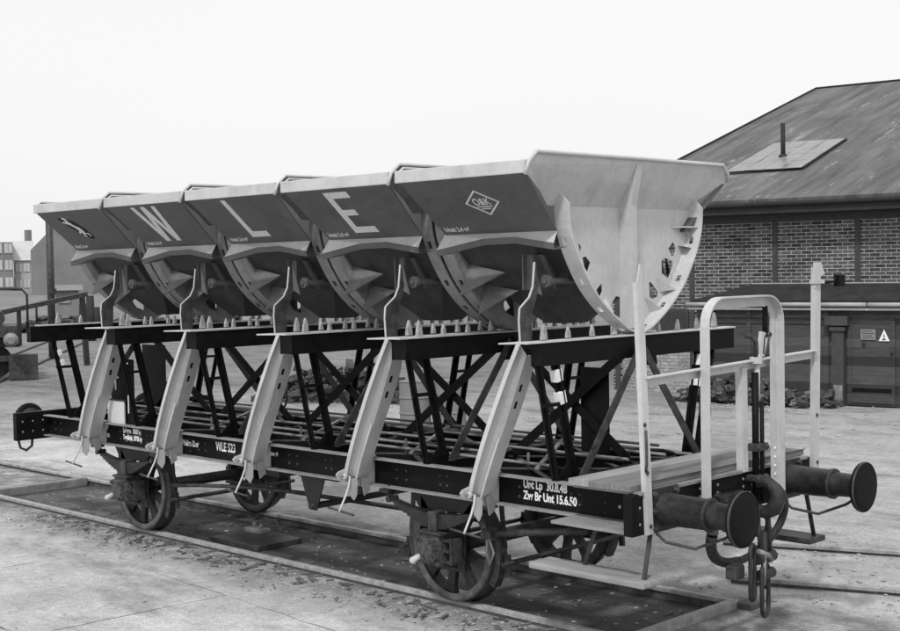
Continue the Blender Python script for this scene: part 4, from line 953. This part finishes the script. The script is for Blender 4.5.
# notices on the door
n1 = thing('warning_sign', 'small white triangular warning sign on the workshop door at right', 'sign')
def to_world(m): m.bm.transform(Matrix.Translation(BL) @ Matrix.Rotation(BR, 4, 'Z')); return m
m = MB(); m.poly([(.66, -.075, 1.25), (.88, -.075, 1.25), (.77, -.075, 1.48)], .006, (0, 1, 0)); to_world(m).build('sign_board', 'white', n1)
m = MB(); m.box(.735, .80, -.0835, -.079, 1.27, 1.295); m.box(.762, .778, -.0835, -.079, 1.31, 1.38); to_world(m).build('sign_symbol', 'black', n1)
n2 = thing('notice_board', 'grey notice plate with rows of small lines on the workshop door', 'sign')
m = MB(); m.box(.30, .60, -.078, -.070, 1.27, 1.48); to_world(m).build('notice_panel', 'mid', n2)
m = MB()
for k in range(4): m.box(.33, .57-.04*(k % 2), -.0825, -.0785, 1.30+k*.045, 1.312+k*.045)
m.box(.33, .38, -.078, -.070, 1.13, 1.22); to_world(m).build('notice_lines', 'trim', n2)
# woodpile along the wall, and rubble seen through the wagon
def heap(m, c, L, W_, H, n, rot=0, smin=.08, smax=.26):
    for k in range(n):
        a = random.uniform(-1, 1); b = random.uniform(-1, 1); h = H*(1-abs(a)**2.5)*(1-.6*b*b)*random.uniform(.1, 1)
        x = c[0]+math.cos(rot)*a*L-math.sin(rot)*b*W_; y = c[1]+math.sin(rot)*a*L+math.cos(rot)*b*W_; s = random.uniform(smin, smax)
        M4 = Matrix.Translation((x, y, c[2]+h)) @ Matrix.Rotation(random.random()*6, 4, 'Z') @ Matrix.Rotation(random.uniform(-.9, .9), 4, 'X') @ Matrix.Rotation(random.uniform(-.6, .6), 4, 'Y') @ Matrix.Diagonal((s*random.uniform(.8, 2), s*random.uniform(.5, 1), s*random.uniform(.35, .8), 1))
        g = bmesh.ops.create_cube(m.bm, size=1, matrix=M4)
        for v in g['verts']: v.co += Vector((random.uniform(-1, 1), random.uniform(-1, 1), random.uniform(-1, 1)))*s*.14
m = MB(); heap(m, (-2.05, -.65, 0), 1.5, .32, .48, 300, 0, .04, .19); heap(m, (-.42, -.5, 0), .35, .22, .32, 40, 0, .05, .18); to_world(m)
o = m.build('firewood_pile', 'scrap'); tag(o, 'dark heap of split wood and scrap piled against the workshop wall', 'wood pile', kind='stuff')
m = MB(); heap(m, (-2.05, -.75, 0), 1.45, .30, .55, 50, 0, .05, .16); heap(m, (-.42, -.6, 0), .3, .2, .3, 9, 0, .05, .12); to_world(m)
o = m.build('split_logs', 'scrap2'); tag(o, 'pale split log faces lying on top of the dark wood pile', 'wood pile', kind='stuff')
m = MB(); heap(m, (-17.0, 10.6, -.05), 1.9, 1.0, .8, 330, R(30), .05, .24)
o = m.build('rubble_heap', 'scrap'); tag(o, 'rough heap of rubble seen through the middle of the wagon frame', 'rubble', kind='stuff')
for (x, y), rz, lb in (((-11.6, 7.75), .3, 'leftmost pale drum standing behind the wagon frame'), ((-11.15, 8.2), .9, 'pale drum standing close behind the third hopper support')):
    d_ = thing('oil_drum', lb, 'drum', (x, y, GZ), 'drums behind the wagon')
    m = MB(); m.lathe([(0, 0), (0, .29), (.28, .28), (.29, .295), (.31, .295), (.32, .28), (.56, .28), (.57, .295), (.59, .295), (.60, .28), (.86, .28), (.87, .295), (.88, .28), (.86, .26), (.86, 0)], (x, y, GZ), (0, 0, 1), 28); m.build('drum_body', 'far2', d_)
    m = MB(); m.lathe([(0, 0), (0, .03), (.02, .03), (.02, 0)], (x+.15, y-.1, GZ+.86), (0, 0, 1), 10); m.build('bung', 'iron', d_)

# =================================================================== LEFT BACKGROUND
CP = Vector((5.7123, -8.8322, 2.8483))
def at(px, py, D):
    """world point seen at photo pixel (px, py) at horizontal distance D metres"""
    d = f_+r_*((px-450.09)/1330.04)-u_*((py-318.89)/1330.04); h = math.hypot(d.x, d.y); return CP+d*(D/h)
def far_house(name, label, px0, px1, D, ztop, mat, depth=14, roof=None, gable=False, wins=(), turn=0.0, chim=(), cat='house', shift=0):
    a = at(px0, 300, D); b = at(px1, 300, D+shift); a = Vector((a.x, a.y, 0)); b = Vector((b.x, b.y, 0)); ex = (b-a).normalized(); n = Vector((-ex.y, ex.x, 0)); L = (b-a).length
    root = thing(name, label, cat, a)
    def Wp(s, q, z): v = a+ex*s+n*q; return (v.x, v.y, z)
    m = MB(); m.loft([[Wp(0, 0, -.3), Wp(L, 0, -.3), Wp(L, depth, -.3), Wp(0, depth, -.3)], [Wp(0, 0, ztop), Wp(L, 0, ztop), Wp(L, depth, ztop), Wp(0, depth, ztop)]])
    if gable: m.poly([Wp(0, depth/2, ztop), Wp(L, depth/2, ztop), Wp(L/2, depth/2, ztop+gable)], depth, n)
    m.build('wall', mat, root)
    if roof:
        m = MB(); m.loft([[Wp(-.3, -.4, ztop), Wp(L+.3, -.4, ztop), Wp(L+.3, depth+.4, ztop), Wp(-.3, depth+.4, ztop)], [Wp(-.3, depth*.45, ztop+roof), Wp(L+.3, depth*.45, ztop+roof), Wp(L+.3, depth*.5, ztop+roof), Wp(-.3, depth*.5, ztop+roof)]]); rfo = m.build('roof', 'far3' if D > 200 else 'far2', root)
        for cs in chim:
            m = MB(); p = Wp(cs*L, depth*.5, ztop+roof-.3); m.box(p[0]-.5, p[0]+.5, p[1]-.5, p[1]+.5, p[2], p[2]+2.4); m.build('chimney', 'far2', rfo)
    for (s, z, w, h) in wins:
        m = MB(); m.poly([Wp(s*L, -.06, z), Wp(s*L+w, -.06, z), Wp(s*L+w, -.06, z+h), Wp(s*L, -.06, z+h)], .1, n); wd = m.build('window', 'far1', root)
        m = MB()
        for k in range(2): m.poly([Wp(s*L+.12+k*w/2, -.14, z+.12), Wp(s*L+w/2-.1+k*w/2, -.14, z+.12), Wp(s*L+w/2-.1+k*w/2, -.14, z+h-.12), Wp(s*L+.12+k*w/2, -.14, z+h-.12)], .05, n)
        m.build('pane', 'far3', wd)
    return root
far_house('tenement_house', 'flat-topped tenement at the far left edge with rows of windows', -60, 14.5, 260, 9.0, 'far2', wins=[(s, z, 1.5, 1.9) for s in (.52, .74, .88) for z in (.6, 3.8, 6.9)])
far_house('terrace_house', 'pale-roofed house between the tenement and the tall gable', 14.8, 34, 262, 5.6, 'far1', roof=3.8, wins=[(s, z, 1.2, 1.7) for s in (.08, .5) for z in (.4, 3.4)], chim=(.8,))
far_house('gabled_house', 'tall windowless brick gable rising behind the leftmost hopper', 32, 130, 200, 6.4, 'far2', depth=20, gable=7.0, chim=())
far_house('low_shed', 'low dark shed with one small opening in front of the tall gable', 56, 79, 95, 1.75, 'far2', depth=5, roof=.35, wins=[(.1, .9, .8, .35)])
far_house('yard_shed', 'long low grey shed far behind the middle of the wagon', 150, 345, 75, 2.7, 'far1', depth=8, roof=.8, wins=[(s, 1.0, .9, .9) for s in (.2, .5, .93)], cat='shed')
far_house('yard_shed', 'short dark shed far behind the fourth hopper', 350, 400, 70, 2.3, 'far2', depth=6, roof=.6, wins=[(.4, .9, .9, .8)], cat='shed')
# mast
p = at(52.0, 322, 48); mast = thing('timber_mast', 'thin dark upright mast behind the leftmost hopper', 'mast', (p.x, p.y, GZ))
m = MB(); m.tube([(p.x, p.y, GZ), (p.x, p.y, 5.2)], [.14, .12], 10); m.build('pole', 'iron', mast)
m = MB(); q = at(57, 300, 48); m.bar((p.x, p.y, 2.25), (q.x, q.y, 2.25), .12, .22); m.build('cross_arm', 'iron', mast)
# sloping boom
a = at(-12, 315.5, 42); b = at(82, 295, 44); m = MB(); mast2 = thing('loading_boom', 'long dark sloping boom rising from the parked wagon to the right', 'boom', (a.x, a.y, GZ))
m.bar(a-(b-a)*.12, b+(b-a)*.05, .14, .14); m.build('girder', 'iron', mast2)
m = MB(); c = b; m.bar((c.x, c.y, c.z), (c.x+.2, c.y, GZ), .14, .14, (1, 0, 0)); m.build('strut', 'trim', mast2)
# parked wagon at the left edge
pw = Vector((-30.6, 9.8, 0)); tr = Vector((-25, 18.3, 0)).normalized(); sd_ = Vector((-tr.y, tr.x, 0))
pk = thing('parked_wagon', 'dark flat wagon with a hand-rail hoop cut off by the left edge', 'railway wagon', (pw.x, pw.y, GZ))
a0 = at(-40, 320, 38.5); a1 = at(21, 320, 38.5); ex = Vector((a1.x-a0.x, a1.y-a0.y, 0)).normalized(); nn = Vector((-ex.y, ex.x, 0)); base = Vector((a1.x, a1.y, 0))
def Q(s, q, z): v = base+ex*s+nn*q; return Vector((v.x, v.y, z))
m = MB(); m.bar(Q(-3.5, 1.2, 1.30), Q(0, 1.2, 1.30), 2.4, .30); m.build('deck', 'iron', pk)
m = MB(); m.bar(Q(-3.4, 1.2, 1.0), Q(-.05, 1.2, 1.0), 2.0, .28); m.build('frame', 'trim', pk)
m = MB(); m.lathe([(0, 0), (0, .2), (.06, .2), (.3, .1), (.3, 0)], Q(-.28, -.25, 1.08), -nn, 20); m.build('buffer', 'mid', pk)
m = MB(); m.tube([Q(-.95, .1, 1.4), Q(-.95, .1, 2.40), Q(-.8, .1, 2.5), Q(.05, .1, 2.45), Q(.18, .1, 2.3), Q(.18, .1, 1.4)], .032, 8); m.tube([Q(.2, .1, 2.0), Q(.42, .1, 1.95), Q(.42, .1, 1.5)], .03, 8); m.build('hand_rail', 'trim', pk)
for s in (-.7, -2.4):
    m = MB(); m.lathe([(-.08, 0), (-.08, .46), (.08, .46), (.08, 0)], Q(s, .5, .46), nn, 24); m.build('wheel', 'trim', pk)
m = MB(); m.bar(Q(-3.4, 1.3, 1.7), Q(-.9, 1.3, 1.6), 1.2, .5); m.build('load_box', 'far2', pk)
m = MB(); m.bar(Q(-.35, .3, .3), Q(.42, .3, .3), .5, .7); m.build('step_box', 'iron', pk)
for s_, w_, h_ in ((-.62, .5, .42), (-1.25, .6, .62), (-2.0, .7, .5)):
    m = MB(); m.lathe([(-.5, 0), (-.5, h_/2), (.5, h_/2), (.5, 0)], Q(s_, 1.0, 1.45+h_/2), nn, 18); m.build('drum_load', 'iron', pk)
for s_ in (-1.7, -.05):
    m = MB(); m.bar(Q(s_, .0, .9), Q(s_, .0, 1.9), .09, .09, (1, 0, 0)); m.build('stake', 'trim', pk)
m = MB(); m.bar(Q(-3.2, .25, .55), Q(.1, .25, .55), .12, .16); m.bar(Q(-1.6, .3, .55), Q(-.9, .3, .75), .5, .5); m.build('brake_gear', 'iron', pk)
for k, (px_, D_, top) in enumerate(((83.5, 62, 1.5), (91, 60, 1.9), (97, 64, 1.3))):
    p = at(px_, 330, D_); st_ = thing('timber_post', ('short', 'tall', 'thin')[k]+' dark post standing in the yard behind the far end of the wagon', 'post', (p.x, p.y, GZ), 'posts in the yard at far left')
    m = MB(); m.tube([(p.x, p.y, GZ), (p.x, p.y, top)], [.22, .16], 10); m.build('shaft', 'trim', st_)
p = at(70, 330, 70); m = MB(); heap(m, (p.x, p.y, 0), 3.2, 1.2, .75, 260, R(40), .08, .32); o = m.build('scrap_heap', 'scrap'); tag(o, 'dark heap of scrap in the yard at far left behind the wagon', 'scrap heap', kind='stuff')
